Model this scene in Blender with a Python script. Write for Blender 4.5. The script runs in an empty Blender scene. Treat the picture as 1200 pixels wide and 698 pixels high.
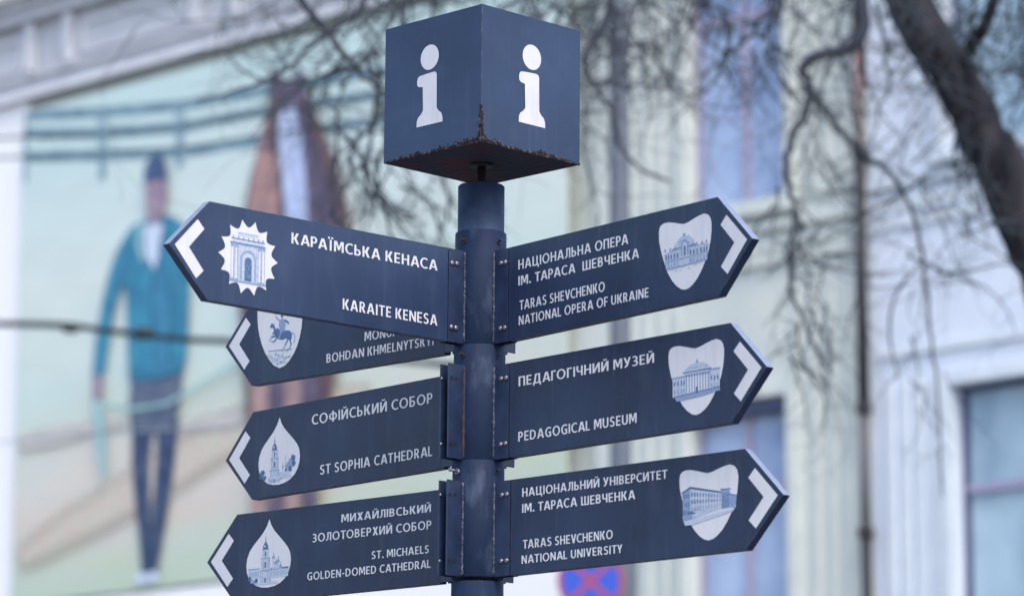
import bpy, bmesh, math, random
from mathutils import Vector, Matrix, noise
random.seed(7)
S = bpy.context.scene
C = S.collection
R = math.radians

# ------------------------------------------------------------------ camera
EYE = Vector((0.0696, -8.1495, 1.60))
Z0 = 3.684                       # height of the reference mark on the post
PITCH, ROLL, FPX = 0.1937, 0.0020, 4252.0
fwd = Vector((0, math.cos(PITCH), math.sin(PITCH)))
rt = Vector((1, 0, 0)); upv = rt.cross(fwd)
rt2 = rt * math.cos(ROLL) + upv * math.sin(ROLL)
up2 = upv * math.cos(ROLL) - rt * math.sin(ROLL)
cd = bpy.data.cameras.new('camera'); cam = bpy.data.objects.new('camera', cd); C.objects.link(cam)
m = Matrix((rt2, up2, -fwd)).transposed().to_4x4(); m.translation = EYE
cam.matrix_world = m
cd.sensor_width = 36; cd.lens = FPX / 1200 * 36
cd.clip_end = 2000
cd.dof.use_dof = True; cd.dof.focus_distance = 8.35; cd.dof.aperture_fstop = 3.3
cd.dof.aperture_blades = 9
S.camera = cam

# ------------------------------------------------------------------ sky, sun, exposure
SUN_EL, SUN_AZ = R(52), R(25)    # azimuth measured clockwise from behind the camera towards its right
w = bpy.data.worlds.new('World'); S.world = w; w.use_nodes = True
nt = w.node_tree; bg = nt.nodes['Background']
sky = nt.nodes.new('ShaderNodeTexSky'); sky.sky_type = 'NISHITA'; sky.sun_disc = False
sdir = Vector((math.sin(SUN_AZ) * math.cos(SUN_EL), -math.cos(SUN_AZ) * math.cos(SUN_EL), math.sin(SUN_EL)))
sky.sun_elevation = SUN_EL; sky.sun_rotation = math.atan2(sdir.x, sdir.y)
sky.air_density = 1.0; sky.dust_density = 3.0; sky.ozone_density = 0.4
nt.links.new(sky.outputs[0], bg.inputs[0]); bg.inputs[1].default_value = 0.15
sl = bpy.data.lights.new('sun', 'SUN'); sl.energy = 0.55; sl.angle = R(20); sl.color = (1.0, 0.98, 0.94)
so = bpy.data.objects.new('sun', sl); C.objects.link(so)
so.rotation_euler = (-sdir).to_track_quat('-Z', 'Y').to_euler(); so.location = (10, -10, 30)
S.view_settings.view_transform = 'Standard'; S.view_settings.look = 'None'
S.view_settings.exposure = 1.35; S.view_settings.gamma = 1.0

# ------------------------------------------------------------------ materials
def mat(name, col, rough=.5, metal=0., spec=.5, coat=0., nscale=0, ncol=None, namt=.3, bump=0., bscale=40, detail=4,
        coat_rough=.1, stretch=(1, 1, 1), lo=.35, hi=.7, streak=None, svert=(1, .07, 1), samt=.5):
    M = bpy.data.materials.new(name); M.use_nodes = True
    n = M.node_tree.nodes; l = M.node_tree.links; p = n['Principled BSDF']
    p.inputs['Base Color'].default_value = (*col, 1); p.inputs['Roughness'].default_value = rough
    p.inputs['Metallic'].default_value = metal; p.inputs['Specular IOR Level'].default_value = spec
    p.inputs['Coat Weight'].default_value = coat; p.inputs['Coat Roughness'].default_value = coat_rough
    if nscale or bump:
        tc = n.new('ShaderNodeTexCoord'); mp = n.new('ShaderNodeMapping'); mp.inputs['Scale'].default_value = stretch
        l.new(tc.outputs['Object'], mp.inputs[0])
    if nscale:
        t = n.new('ShaderNodeTexNoise'); t.inputs['Scale'].default_value = nscale; t.inputs['Detail'].default_value = detail
        l.new(mp.outputs[0], t.inputs[0])
        r = n.new('ShaderNodeMapRange'); r.inputs[1].default_value = lo; r.inputs[2].default_value = hi
        r.inputs[4].default_value = namt; l.new(t.outputs[0], r.inputs[0])
        x = n.new('ShaderNodeMix'); x.data_type = 'RGBA'; x.inputs[6].default_value = (*col, 1)
        x.inputs[7].default_value = (*(ncol or col), 1)
        l.new(r.outputs[0], x.inputs[0]); l.new(x.outputs[2], p.inputs['Base Color'])
    if streak:                    # rain streaks and settled dust
        if not (nscale or bump): tc = n.new('ShaderNodeTexCoord')
        src = p.inputs['Base Color'].links[0].from_socket
        for sc_, ve, lo_, hi_ in ((75, svert, .56, .78), (16, (1, .5, 1), .55, .8), (420, (1, 1, 1), .66, .74)):
            m3 = n.new('ShaderNodeMapping'); m3.inputs['Scale'].default_value = ve; l.new(tc.outputs['Object'], m3.inputs[0])
            t3 = n.new('ShaderNodeTexNoise'); t3.inputs['Scale'].default_value = sc_; t3.inputs['Detail'].default_value = 5; l.new(m3.outputs[0], t3.inputs[0])
            r3 = n.new('ShaderNodeMapRange'); r3.inputs[1].default_value = lo_; r3.inputs[2].default_value = hi_; r3.inputs[4].default_value = samt; l.new(t3.outputs[0], r3.inputs[0])
            x3 = n.new('ShaderNodeMix'); x3.data_type = 'RGBA'; x3.inputs[7].default_value = (*streak, 1); l.new(r3.outputs[0], x3.inputs[0]); l.new(src, x3.inputs[6]); src = x3.outputs[2]
        l.new(src, p.inputs['Base Color'])
    if bump:
        t2 = n.new('ShaderNodeTexNoise'); t2.inputs['Scale'].default_value = bscale; t2.inputs['Detail'].default_value = 3
        l.new(mp.outputs[0], t2.inputs[0])
        b = n.new('ShaderNodeBump'); b.inputs['Strength'].default_value = bump; b.inputs['Distance'].default_value = .01
        l.new(t2.outputs[0], b.inputs['Height']); l.new(b.outputs[0], p.inputs['Normal'])
    return M

M = {}
M['navy'] = mat('navy_paint', (.0065, .0150, .042), .5, spec=.3, nscale=5, ncol=(.012, .025, .066), namt=1, bump=.08, bscale=6, coat=.18, coat_rough=.35, streak=(.045, .062, .10), samt=.32)
M['navy_sunlit'] = mat('sunlit_navy_paint', (.0095, .0225, .062), .5, spec=.3, nscale=4, ncol=(.018, .036, .090), namt=1, bump=.10, bscale=5, coat=.22, coat_rough=.3, streak=(.05, .07, .115), samt=.3)  # same navy, lightened to paint in the sun on the top left sign
M['cube'] = mat('cube_paint', (.011, .026, .068), .5, spec=.3, nscale=4, ncol=(.020, .042, .100), namt=1, bump=.05, bscale=5, coat=.2, coat_rough=.35, streak=(.05, .07, .13), svert=(1, 1, .07), samt=.3)
M['pole'] = mat('pole_paint', (.0095, .020, .052), .62, spec=.15, nscale=22, ncol=(.11, .15, .23), namt=.6, bump=.2, bscale=60, stretch=(1, 1, .45), lo=.55, hi=.9, detail=7)
M['post'] = mat('post_paint', (.009, .019, .047), .62, spec=.15, nscale=12, ncol=(.05, .08, .15), namt=.6, bump=.1, bscale=30)
M['flange'] = mat('flange_paint', (.0070, .0155, .045), .5, spec=.3, nscale=20, ncol=(.018, .034, .085), namt=.8, bump=.1, bscale=40, coat=.3, coat_rough=.3)
M['vinyl'] = mat('white_vinyl', (.52, .53, .575), .5, nscale=14, ncol=(.47, .485, .54), streak=(.40, .42, .47), namt=.6)
M['worn'] = mat('worn_paint_edge', (.012, .024, .06), .5, nscale=45, ncol=(.10, .12, .17), namt=1, lo=.5, hi=.75)
M['edge'] = mat('skylit_edge', (.19, .22, .31), .35, spec=.6, nscale=60, ncol=(.11, .14, .22), namt=.5)  # bright sky on the upper sign edges, put into the colour
M['underside'] = mat('rusty_underside', (.030, .036, .058), .8, nscale=8, ncol=(.070, .028, .042), namt=1., bump=.3, bscale=60, stretch=(1, 1, 1), lo=.48, hi=.66, spec=.2)
M['rust'] = mat('rust_flakes', (.020, .014, .014), .9, nscale=75, ncol=(.20, .17, .18), namt=1., lo=.52, hi=.72, spec=.2)
M['rustbrown'] = mat('rust_brown', (.055, .028, .026), .9, nscale=120, ncol=(.022, .024, .04), namt=1., lo=.4, hi=.65)
M['weld'] = mat('weld_bead', (.016, .026, .06), .6, nscale=130, ncol=(.12, .125, .16), namt=.9, lo=.5, hi=.7, bump=.5, bscale=150)
M['black'] = mat('blackened_steel', (.008, .009, .013), .6, nscale=50, ncol=(.02, .018, .02))
M['bolt'] = mat('zinc_bolt', (.26, .26, .28), .42, metal=.8, nscale=160, ncol=(.12, .10, .11), namt=.9)
M['hole'] = mat('bolt_hole', (.004, .005, .008), .9)
M['ink1'] = mat('blue_print_light', (.42, .46, .55), .5, nscale=330, ncol=(.26, .33, .45), namt=1)
M['ink2'] = mat('blue_print_mid', (.22, .29, .42), .5, nscale=330, ncol=(.10, .17, .32), namt=1)
M['ink3'] = mat('blue_print_dark', (.055, .11, .23), .5, nscale=300, ncol=(.03, .08, .19), namt=1)
M['ivory'] = mat('ivory_plaster', (.58, .62, .58), .85, nscale=.9, ncol=(.47, .52, .52), namt=.9, bump=.2, bscale=8)
M['ivory2'] = mat('ivory_moulding', (.60, .64, .60), .85, nscale=3, ncol=(.47, .52, .52), namt=.8)
M['lilac'] = mat('pale_blue_plaster', (.62, .68, .78), .85, nscale=.9, ncol=(.52, .59, .69), namt=.9, bump=.2, bscale=8)
M['lilac2'] = mat('pale_blue_moulding', (.62, .68, .74), .85, nscale=3, ncol=(.50, .57, .63), namt=.8)
M['cornice'] = mat('grey_stucco', (.54, .56, .60), .9, nscale=3, ncol=(.46, .48, .53), namt=1)
M['cornice_light'] = mat('light_stucco', (.64, .66, .70), .9, nscale=4, ncol=(.54, .56, .62), namt=1)
M['whitewall'] = mat('white_render', (.84, .85, .87), .85, nscale=1, ncol=(.80, .82, .85))
M['roof'] = mat('brown_roof_tiles', (.20, .15, .14), .9, nscale=3, ncol=(.12, .10, .10))
M['frame'] = mat('mauve_window_frame', (.30, .29, .42), .6)
M['frame_pink'] = mat('pinkish_window_frame', (.36, .33, .46), .6)
M['frame_dark'] = mat('dark_window_frame', (.06, .08, .16), .6)
M['glass'] = mat('lilac_window_glass', (.36, .46, .66), .08, nscale=1.6, ncol=(.20, .28, .48), namt=.9, spec=.5)
M['glass2'] = mat('blue_window_glass', (.38, .52, .62), .08, nscale=1.5, ncol=(.22, .33, .44), namt=.9, spec=.5)
M['bark'] = mat('bark', (.012, .012, .018), .95, spec=.2, nscale=9, ncol=(.060, .055, .065), namt=.9, bump=1., bscale=14, stretch=(1, 1, .3))
M['twig'] = mat('twig_bark', (.030, .042, .056), .9)
M['bark2'] = mat('branch_bark', (.028, .034, .052), .95, nscale=9, ncol=(.045, .048, .066))
M['lamp'] = mat('grey_pole_paint', (.095, .115, .15), .7, spec=.3, nscale=3, ncol=(.07, .085, .12))
M['pipe'] = mat('dark_pipe', (.012, .011, .018), .6, nscale=6, ncol=(.03, .02, .03))
M['pipe2'] = mat('rusty_pipe', (.17, .085, .085), .7, nscale=9, ncol=(.12, .07, .08))
M['pipe3'] = mat('grey_pipe', (.085, .08, .095), .7, nscale=9, ncol=(.05, .045, .055))
M['wire'] = mat('black_cable', (.006, .01, .014), .6)
M['wire2'] = mat('grey_cable', (.22, .28, .33), .6)
M['sblue'] = mat('sign_blue', (.008, .055, .42), .4)
M['sred'] = mat('sign_red', (.26, .03, .085), .4)
M['sgrey'] = mat('sign_back', (.3, .3, .36), .5)
M['asphalt'] = mat('asphalt', (.05, .05, .055), .9, nscale=8, ncol=(.07, .07, .07), bump=.3, bscale=60)
M['paving'] = mat('paving', (.20, .20, .20), .9, nscale=5, ncol=(.14, .14, .145), bump=.2, bscale=30)
M['kerb'] = mat('granite_kerb', (.30, .30, .31), .85, nscale=20, ncol=(.2, .2, .21))
M['paint'] = mat('road_paint', (.7, .7, .7), .7)
# flat prints on the banner
PR = {'teal': ((.04, .27, .40), (.02, .14, .26)), 'tealdark': ((.03, .17, .30), (.05, .24, .38)), 'legs': ((.015, .035, .10), (.05, .085, .17)),
      'shorts': ((.07, .10, .17), (.12, .15, .22)), 'skin': ((.36, .26, .33), (.22, .17, .26)), 'hat': ((.035, .07, .17), (.07, .11, .22)),
      'horse': ((.14, .09, .10), (.06, .045, .07)), 'horsepink': ((.42, .25, .23), (.26, .16, .18)), 'blaze': ((.52, .60, .80), (.36, .44, .68)),
      'horsedark': ((.075, .065, .12), (.15, .11, .16)), 'rail': ((.09, .19, .26), (.24, .38, .45)), 'raildark': ((.16, .28, .38), (.3, .45, .5)),
      'rope': ((.24, .46, .50), (.36, .56, .58)), 'shirt': ((.58, .66, .80), (.5, .6, .76)), 'soil': ((.56, .46, .41), (.50, .52, .43)),
      'soilgrey': ((.46, .44, .44), (.56, .54, .50)), 'legstripe': ((.42, .28, .26), (.26, .18, .20))}
for k, (a, b) in PR.items():
    X_ = M['p_' + k] = mat('print_' + k, a, .7, nscale=6, ncol=b, namt=1, detail=7)
    n_ = X_.node_tree.nodes; at_ = n_.new('ShaderNodeAttribute'); at_.attribute_name = 'ink'
    X_.node_tree.links.new(at_.outputs['Fac'], n_['Principled BSDF'].inputs['Alpha'])

def banner_material():
    X = bpy.data.materials.new('banner_print'); X.use_nodes = True
    n = X.node_tree.nodes; l = X.node_tree.links; p = n['Principled BSDF']; p.inputs['Roughness'].default_value = .6
    tc = n.new('ShaderNodeTexCoord'); sp = n.new('ShaderNodeSeparateXYZ'); l.new(tc.outputs['Object'], sp.inputs[0])
    nz = n.new('ShaderNodeTexNoise'); nz.inputs['Scale'].default_value = .45; nz.inputs['Detail'].default_value = 5
    mp = n.new('ShaderNodeMapping'); mp.inputs['Rotation'].default_value = (0, R(-25), 0); mp.inputs['Scale'].default_value = (.6, 1, 1.7)
    l.new(tc.outputs['Object'], mp.inputs[0]); l.new(mp.outputs[0], nz.inputs[0])
    # height 0..1 up the print, tilted: the hill falls towards the left
    a = n.new('ShaderNodeMath'); a.operation = 'MULTIPLY_ADD'; a.inputs[1].default_value = -.045; l.new(sp.outputs[0], a.inputs[0]); l.new(sp.outputs[2], a.inputs[2])
    b = n.new('ShaderNodeMath'); b.operation = 'MULTIPLY_ADD'; b.inputs[1].default_value = 2.2; l.new(nz.outputs[0], b.inputs[0]); l.new(a.outputs[0], b.inputs[2])
    mr = n.new('ShaderNodeMapRange'); mr.inputs[1].default_value = 0.9; mr.inputs[2].default_value = 7.0; l.new(b.outputs[0], mr.inputs[0])
    cr = n.new('ShaderNodeValToRGB'); l.new(mr.outputs[0], cr.inputs[0])
    e = cr.color_ramp.elements; e[0].position = 0; e[0].color = (.44, .54, .42, 1); e[1].position = 1; e[1].color = (.50, .66, .65, 1)
    for pos, c in ((.10, (.50, .56, .44)), (.17, (.60, .52, .46)), (.27, (.62, .59, .52)), (.34, (.56, .61, .52)), (.46, (.53, .66, .62)), (.6, (.62, .69, .65)), (.8, (.57, .69, .67))):
        x = e.new(pos); x.color = (*c, 1)
    # the photograph printed on it is itself soft and streaky
    n2 = n.new('ShaderNodeTexNoise'); n2.inputs['Scale'].default_value = 1.6; n2.inputs['Detail'].default_value = 5; l.new(mp.outputs[0], n2.inputs[0])
    r2 = n.new('ShaderNodeMapRange'); r2.inputs[1].default_value = .35; r2.inputs[2].default_value = .7; r2.inputs[4].default_value = .45; l.new(n2.outputs[0], r2.inputs[0])
    x2 = n.new('ShaderNodeMix'); x2.data_type = 'RGBA'; x2.inputs[7].default_value = (.50, .58, .57, 1); l.new(r2.outputs[0], x2.inputs[0]); l.new(cr.outputs[0], x2.inputs[6])
    cr = x2; l.new(x2.outputs[2], p.inputs['Base Color']); return X
    l.new(cr.outputs[0], p.inputs['Base Color'])
    return X
M['banner'] = banner_material()

# ------------------------------------------------------------------ helpers
def tag(o, label=None, cat=None, group=None, kind=None):
    for k, v in (('label', label), ('category', cat), ('group', group), ('kind', kind)):
        if v: o[k] = v
    return o
def empty(name, loc=(0, 0, 0), rot=(0, 0, 0), **k):
    o = bpy.data.objects.new(name, None); C.objects.link(o); o.location = loc; o.rotation_euler = rot
    o.empty_display_size = .2
    return tag(o, **k)
def link(name, bm, material, parent=None, mw=None, smooth=False, **k):
    me = bpy.data.meshes.new(name); bm.normal_update(); bm.to_mesh(me); bm.free()
    for x in (material if isinstance(material, (list, tuple)) else [material]): me.materials.append(x)
    if smooth:
        for p in me.polygons: p.use_smooth = True
    return inst(name, me, parent, mw, **k)
def inst(name, me, parent=None, mw=None, **k):
    o = bpy.data.objects.new(name, me); C.objects.link(o)
    if parent: o.parent = parent
    if mw is not None: o.matrix_local = mw
    return tag(o, **k)
def box(bm, x0, x1, y0, y1, z0, z1, mi=0, bevel=0):
    v = [bm.verts.new((x, y, z)) for x in (x0, x1) for y in (y0, y1) for z in (z0, z1)]
    fs = [bm.faces.new([v[i] for i in q]) for q in ((0, 1, 3, 2), (4, 6, 7, 5), (0, 4, 5, 1), (2, 3, 7, 6), (0, 2, 6, 4), (1, 5, 7, 3))]
    for f in fs: f.material_index = mi
    if bevel:
        bmesh.ops.bevel(bm, geom=list({e for f in fs for e in f.edges}), offset=bevel, segments=2, affect='EDGES', profile=.6)
    return fs
def prism(bm, pts, z0, z1, bevel=0, mi=0):
    """pts counter clockwise in local XY, extruded along local Z"""
    a = [bm.verts.new((x, y, z0)) for x, y in pts]; b = [bm.verts.new((x, y, z1)) for x, y in pts]
    n = len(pts); fs = [bm.faces.new(b), bm.faces.new(a[::-1])]
    for i in range(n): fs.append(bm.faces.new((a[i], a[(i + 1) % n], b[(i + 1) % n], b[i])))
    for f in fs: f.material_index = mi
    if bevel: bmesh.ops.bevel(bm, geom=list({e for f in fs for e in f.edges}), offset=bevel, segments=2, affect='EDGES', profile=.6)
    return fs
def flat(bm, pts, z, mi=0):
    f = bm.faces.new([bm.verts.new((x, y, z)) for x, y in pts]); f.material_index = mi
    f.normal_update()
    if f.normal.z < 0: f.normal_flip()
    return f
def tube(bm, pts, radii, seg=8, cap=True, mi=0):
    pts = [Vector(p) for p in pts]; rings = []
    t = (pts[1] - pts[0]).normalized()
    ref = Vector((0, 0, 1)) if abs(t.z) < .9 else Vector((1, 0, 0))
    for i, p in enumerate(pts):
        t = (pts[min(i + 1, len(pts) - 1)] - pts[max(i - 1, 0)])
        if t.length < 1e-9: t = Vector((0, 0, 1))
        t.normalize(); a = ref.cross(t)
        if a.length < 1e-4: a = Vector((1, 0, 0)).cross(t)
        a.normalize(); b = t.cross(a)
        rr = radii[i] if hasattr(radii, '__len__') else radii
        rings.append([bm.verts.new(p + (a * math.cos(2 * math.pi * k / seg) + b * math.sin(2 * math.pi * k / seg)) * rr) for k in range(seg)])
    for i in range(len(rings) - 1):
        for k in range(seg):
            f = bm.faces.new((rings[i][k], rings[i][(k + 1) % seg], rings[i + 1][(k + 1) % seg], rings[i + 1][k])); f.material_index = mi; f.smooth = True
    if cap:
        bm.faces.new(rings[0][::-1]).material_index = mi; bm.faces.new(rings[-1]).material_index = mi
def lathe(bm, prof, seg=48, mi=0, smooth=True):
    """prof: list of (r, z) from bottom to top, closed at both ends when r > 0"""
    rings = [[bm.verts.new((r * math.cos(2 * math.pi * k / seg), r * math.sin(2 * math.pi * k / seg), z)) for k in range(seg)] for r, z in prof]
    for i in range(len(rings) - 1):
        for k in range(seg):
            f = bm.faces.new((rings[i][k], rings[i][(k + 1) % seg], rings[i + 1][(k + 1) % seg], rings[i + 1][k]))
            f.material_index = mi; f.smooth = smooth and abs(prof[i][1] - prof[i + 1][1]) > abs(prof[i][0] - prof[i + 1][0])
    bm.faces.new(rings[0][::-1]).material_index = mi; bm.faces.new(rings[-1]).material_index = mi
def at(px, py, t):
    """the point seen at photo pixel (px, py), t metres ahead of the camera (horizontal)"""
    d = fwd * FPX + rt2 * (px - 600) - up2 * (py - 349)
    return EYE + d * (t / d.y)

# ------------------------------------------------------------------ ground, road, pavements
bm = bmesh.new(); box(bm, -600, 600, -600, 600, -.5, -.004); link('ground', bm, M['asphalt'], kind='structure')
WANG = math.atan2(-.697, .717)                 # direction of the street front
WORG = Vector((0.07, 29.85, 0))
WM = Matrix.Translation(WORG) @ Matrix.Rotation(WANG, 4, 'Z')
WI = WM.inverted()
bm = bmesh.new(); box(bm, -60, 60, -23, -7, -.1, 0); o = link('road', bm, M['asphalt'], mw=WM, kind='structure')
bm = bmesh.new()
for k in range(-14, 14): box(bm, k * 4, k * 4 + 2, -15.07, -14.93, .001, .004)
link('road_marking', bm, M['paint'], o)
def paving(y0, y1, name):
    bm = bmesh.new(); box(bm, -60, 60, y0, y1, -.1, .12)
    p = link(name, bm, M['paving'], mw=WM, kind='structure')
    bm = bmesh.new(); yk = y1 if y1 < -20 else y0
    for k in range(-60, 60): box(bm, k + .005, k + .995, yk - .08, yk + .08, -.05, .14, bevel=.012)
    link('kerb', bm, M['kerb'], p, kind='stuff')
paving(-60, -23, 'pavement'); paving(-7, 0, 'far_pavement')

# ------------------------------------------------------------------ the two street fronts
def W(px, py, d=0.):
    """street-front coordinates (along, height) of what is seen at a photo pixel on the plane d in front of the wall"""
    o_ = WI @ EYE; e = WI.to_3x3() @ (fwd * FPX + rt2 * (px - 600) - up2 * (py - 349))
    k = (-d - o_.y) / e.y; q = o_ + e * k
    return q.x, q.z
def wall_with_openings(bm, s0, s1, z0, z1, openings, depth=.28):
    xs = sorted({s0, s1, *[v for o in openings for v in (o[0], o[1])]}); zs = sorted({z0, z1, *[v for o in openings for v in (o[2], o[3])]})
    xs = [x for x in xs if s0 <= x <= s1]; zs = [z for z in zs if z0 <= z <= z1]
    for i in range(len(xs) - 1):
        for j in range(len(zs) - 1):
            cx, cz = (xs[i] + xs[i + 1]) / 2, (zs[j] + zs[j + 1]) / 2
            if any(o[0] < cx < o[1] and o[2] < cz < o[3] for o in openings): continue
            bm.faces.new([bm.verts.new(v) for v in ((xs[i], 0, zs[j]), (xs[i + 1], 0, zs[j]), (xs[i + 1], 0, zs[j + 1]), (xs[i], 0, zs[j + 1]))])
    for a, b, c, d in openings:
        for q in (((a, 0, c), (a, 0, d), (a, depth, d), (a, depth, c)), ((b, 0, d), (b, 0, c), (b, depth, c), (b, depth, d)),
                  ((a, 0, d), (b, 0, d), (b, depth, d), (a, depth, d)), ((b, 0, c), (a, 0, c), (a, depth, c), (b, depth, c))):
            bm.faces.new([bm.verts.new(v) for v in q])
    # sides, back, top
    for q in (((s0, 0, z0), (s0, 0, z1), (s0, 12, z1), (s0, 12, z0)), ((s1, 0, z1), (s1, 0, z0), (s1, 12, z0), (s1, 12, z1)),
              ((s0, 12, z0), (s0, 12, z1), (s1, 12, z1), (s1, 12, z0)), ((s0, 0, z1), (s1, 0, z1), (s1, 12, z1), (s0, 12, z1))):
        bm.faces.new([bm.verts.new(v) for v in q])
def window(par, a, b, c, d, glass, fr, fr2, mull=(.5,), trans=.72, surround=None):
    """opening a..b along, c..d high"""
    y = .14
    bm = bmesh.new()
    t = .06
    box(bm, a, a + t, y, y + .08, c, d); box(bm, b - t, b, y, y + .08, c, d)
    box(bm, a + t, b - t, y, y + .08, c, c + t); box(bm, a + t, b - t, y, y + .08, d - t, d)
    f = link('window', bm, fr, par)
    bm = bmesh.new()
    for q in mull: x = a + (b - a) * q; box(bm, x - .035, x + .035, y - .006, y + .075, c + t, d - t)
    link('mullion', bm, fr2, f)
    bm = bmesh.new(); z = c + (d - c) * trans; box(bm, a + t, b - t, y - .012, y + .07, z - .045, z + .045); link('transom', bm, fr2, f)
    ed = [a + t] + [a + (b - a) * q for q in mull] + [b - t]
    for i in range(len(ed) - 1):
        for z_0, z_1 in ((c + t, z), (z, d - t)):
            bm = bmesh.new(); box(bm, ed[i], ed[i + 1], y + .04 + .002 * i, y + .05 + .002 * i, z_0, z_1); link('pane', bm, glass, f)
    if surround:
        bm = bmesh.new(); s = .13
        box(bm, a - s, a - .002, -.05, .0, c - .02, d + s); box(bm, b + .002, b + s, -.05, .0, c - .02, d + s)
        box(bm, a - .002, b + .002, -.052, .0, d + .002, d + s); link('window_surround', bm, surround, par)
        bm = bmesh.new(); box(bm, a - s - .05, b + s + .05, -.12, .0, c - .10, c - .02); link('sill', bm, surround, par)

s_pipe, _ = W(1020, 400)
wl0, _ = W(808, 400); wl1, _ = W(923, 400)
_, zlt = W(865, 470); _, zub = W(866, 247)
wr0, _ = W(1117, 500); _, zrt = W(1130, 449); _, zrub = W(1160, 170)
wr1 = wr0 + 1.25
HT = 14.2
ZB = W(0, 118)[1]; ZT = W(0, 30, .3)[1]          # cornice
A = empty('townhouse', WORG, (0, 0, WANG), label='ivory plastered town house with a large advertising banner and a grey stucco cornice', cat='building')
ops = []
for k in range(0, 3):
    for zz in ((zlt - 2.9, zlt), (zub, zub + 2.6), (.9, 3.2)):
        ops.append((wl0 - k * 2.6, wl1 - k * 2.6, zz[0], zz[1]))
ops += [(-13.5 - k * 2.6, -12.2 - k * 2.6, zz[0], zz[1]) for k in range(3) for zz in ((zlt - 2.9, zlt), (zub, zub + 2.6), (.9, 3.2))]
bm = bmesh.new(); wall_with_openings(bm, -22, s_pipe, 0, HT, ops); link('wall', bm, M['ivory'], A)
for i, o_ in enumerate(ops):
    if o_[0] < wl0 - .1 and o_[0] > -10 and o_[3] > 4: # behind the banner: blind panels
        bm = bmesh.new(); box(bm, o_[0], o_[1], .1, .14, o_[2], o_[3]); link('shutter', bm, M['ivory2'], A); continue
    window(A, *o_, M['glass'], M['frame'], M['frame_pink'], trans=.7 if o_[2] < zub - .1 else .79, surround=M['ivory2'])
# head of the lower window: dark strip added as the shade of the reveal
bm = bmesh.new(); box(bm, wl0 + .002, wl1 - .002, .02, .138, zlt - .13, zlt - .002); link('reveal_shade', bm, M['frame_dark'], A)
# string courses between the storeys and fluted pilasters
_, zs0 = W(960, 300); _, zs1 = W(960, 272)
for z_, h_, d_ in ((zs0, .10, .05), (zs0 + .14, .16, .03), (zs0 + .34, .08, .08), (zs0 + .62, .07, .04)):
    bm = bmesh.new(); box(bm, wl1 - 1.7 if d_ < 0 else W(672, 300)[0], s_pipe - .1, -d_, 0, z_, z_ + h_); link('string_course', bm, M['ivory2'], A)
pil = [W(x, 500)[0] for x in (742, 760, 778, 796, 937, 957, 977, 995)]
for x in pil:
    bm = bmesh.new(); box(bm, x - .045, x + .045, -.025, 0, 4.5, zs0 - .3, bevel=.01); box(bm, x - .045, x + .045, -.025, 0, zs0 + .75, 11.8, bevel=.01)
    link('pilaster_flute', bm, M['ivory2'], A)
# cornice with frieze panels and brackets
bm = bmesh.new()
box(bm, -22.2, s_pipe, -.10, 0, ZB - .05, ZB + .10); box(bm, -22.2, s_pipe, -.24, 0, ZT, ZT + .14); box(bm, -22.2, s_pipe, -.32, 0, ZT + .14, ZT + .24)
link('cornice', bm, M['cornice'], A)
bm = bmesh.new(); box(bm, -22.1, s_pipe, -.06, 0, ZB + .10, ZT); link('frieze', bm, M['cornice'], A)
bm = bmesh.new(); box(bm, -22.1, s_pipe, -.16, -.1, ZB + .12, ZB + .17); link('bead_moulding', bm, M['cornice'], A)
bm = bmesh.new(); box(bm, -22.15, s_pipe, -.2, 0, ZB - .14, ZB - .05); link('fascia', bm, M['cornice_light'], A)
bmx = bmesh.new(); box(bmx, 0, .16, -.17, -.06, ZB + .2, ZT - .01, bevel=.02)
bme = bpy.data.meshes.new('bracket'); bmx.to_mesh(bme); bmx.free(); bme.materials.append(M['cornice_light'])
brs = [W(px, 60)[0] for px in (-20, 40, 84, 232, 280, 425)]
for s_ in brs: inst('bracket', bme, A, Matrix.Translation((s_, 0, 0)))
for i in range(len(brs) - 1):
    a, b = brs[i] + .28, brs[i + 1] - .12
    if b - a < .4: continue
    bm = bmesh.new(); t = .07
    z0_, z1_ = ZB + .28, ZT - .14
    box(bm, a, a + t, -.1, -.06, z0_, z1_); box(bm, b - t, b, -.1, -.06, z0_, z1_); box(bm, a + t, b - t, -.1, -.06, z0_, z0_ + t); box(bm, a + t, b - t, -.1, -.06, z1_ - t, z1_)
    link('frieze_panel', bm, M['cornice_light'], A)
bm = bmesh.new()
v = [bm.verts.new(q) for q in ((-22.3, -.4, ZT + .25), (s_pipe, -.4, ZT + .25), (s_pipe, 6, ZT + 2.6), (-22.3, 6, ZT + 2.6), (-22.3, 12.2, ZT + .25), (s_pipe, 12.2, ZT + .25))]
for q in ((0, 1, 2, 3), (3, 2, 5, 4), (0, 3, 4), (1, 5, 2), (0, 4, 5, 1)): bm.faces.new([v[i] for i in q])
link('roof', bm, M['roof'], A)
# white rendered strip at the left of the banner and the white band under it
bx0 = W(22, 400, .16)[0]; bx1 = W(664, 400, .16)[0]
bz1 = W(22, 134, .16)[1]; bz0 = W(100, 698, .16)[1]
bm = bmesh.new(); box(bm, bx0 - 2.6, bx0 - .02, -.10, 0, 3.6, ZB - .15); link('white_pilaster', bm, M['whitewall'], A)
bm = bmesh.new(); box(bm, bx0, bx1 + .2, -.14, 0, 4.6, bz0 - .03); link('white_band', bm, M['whitewall'], A)

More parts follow.
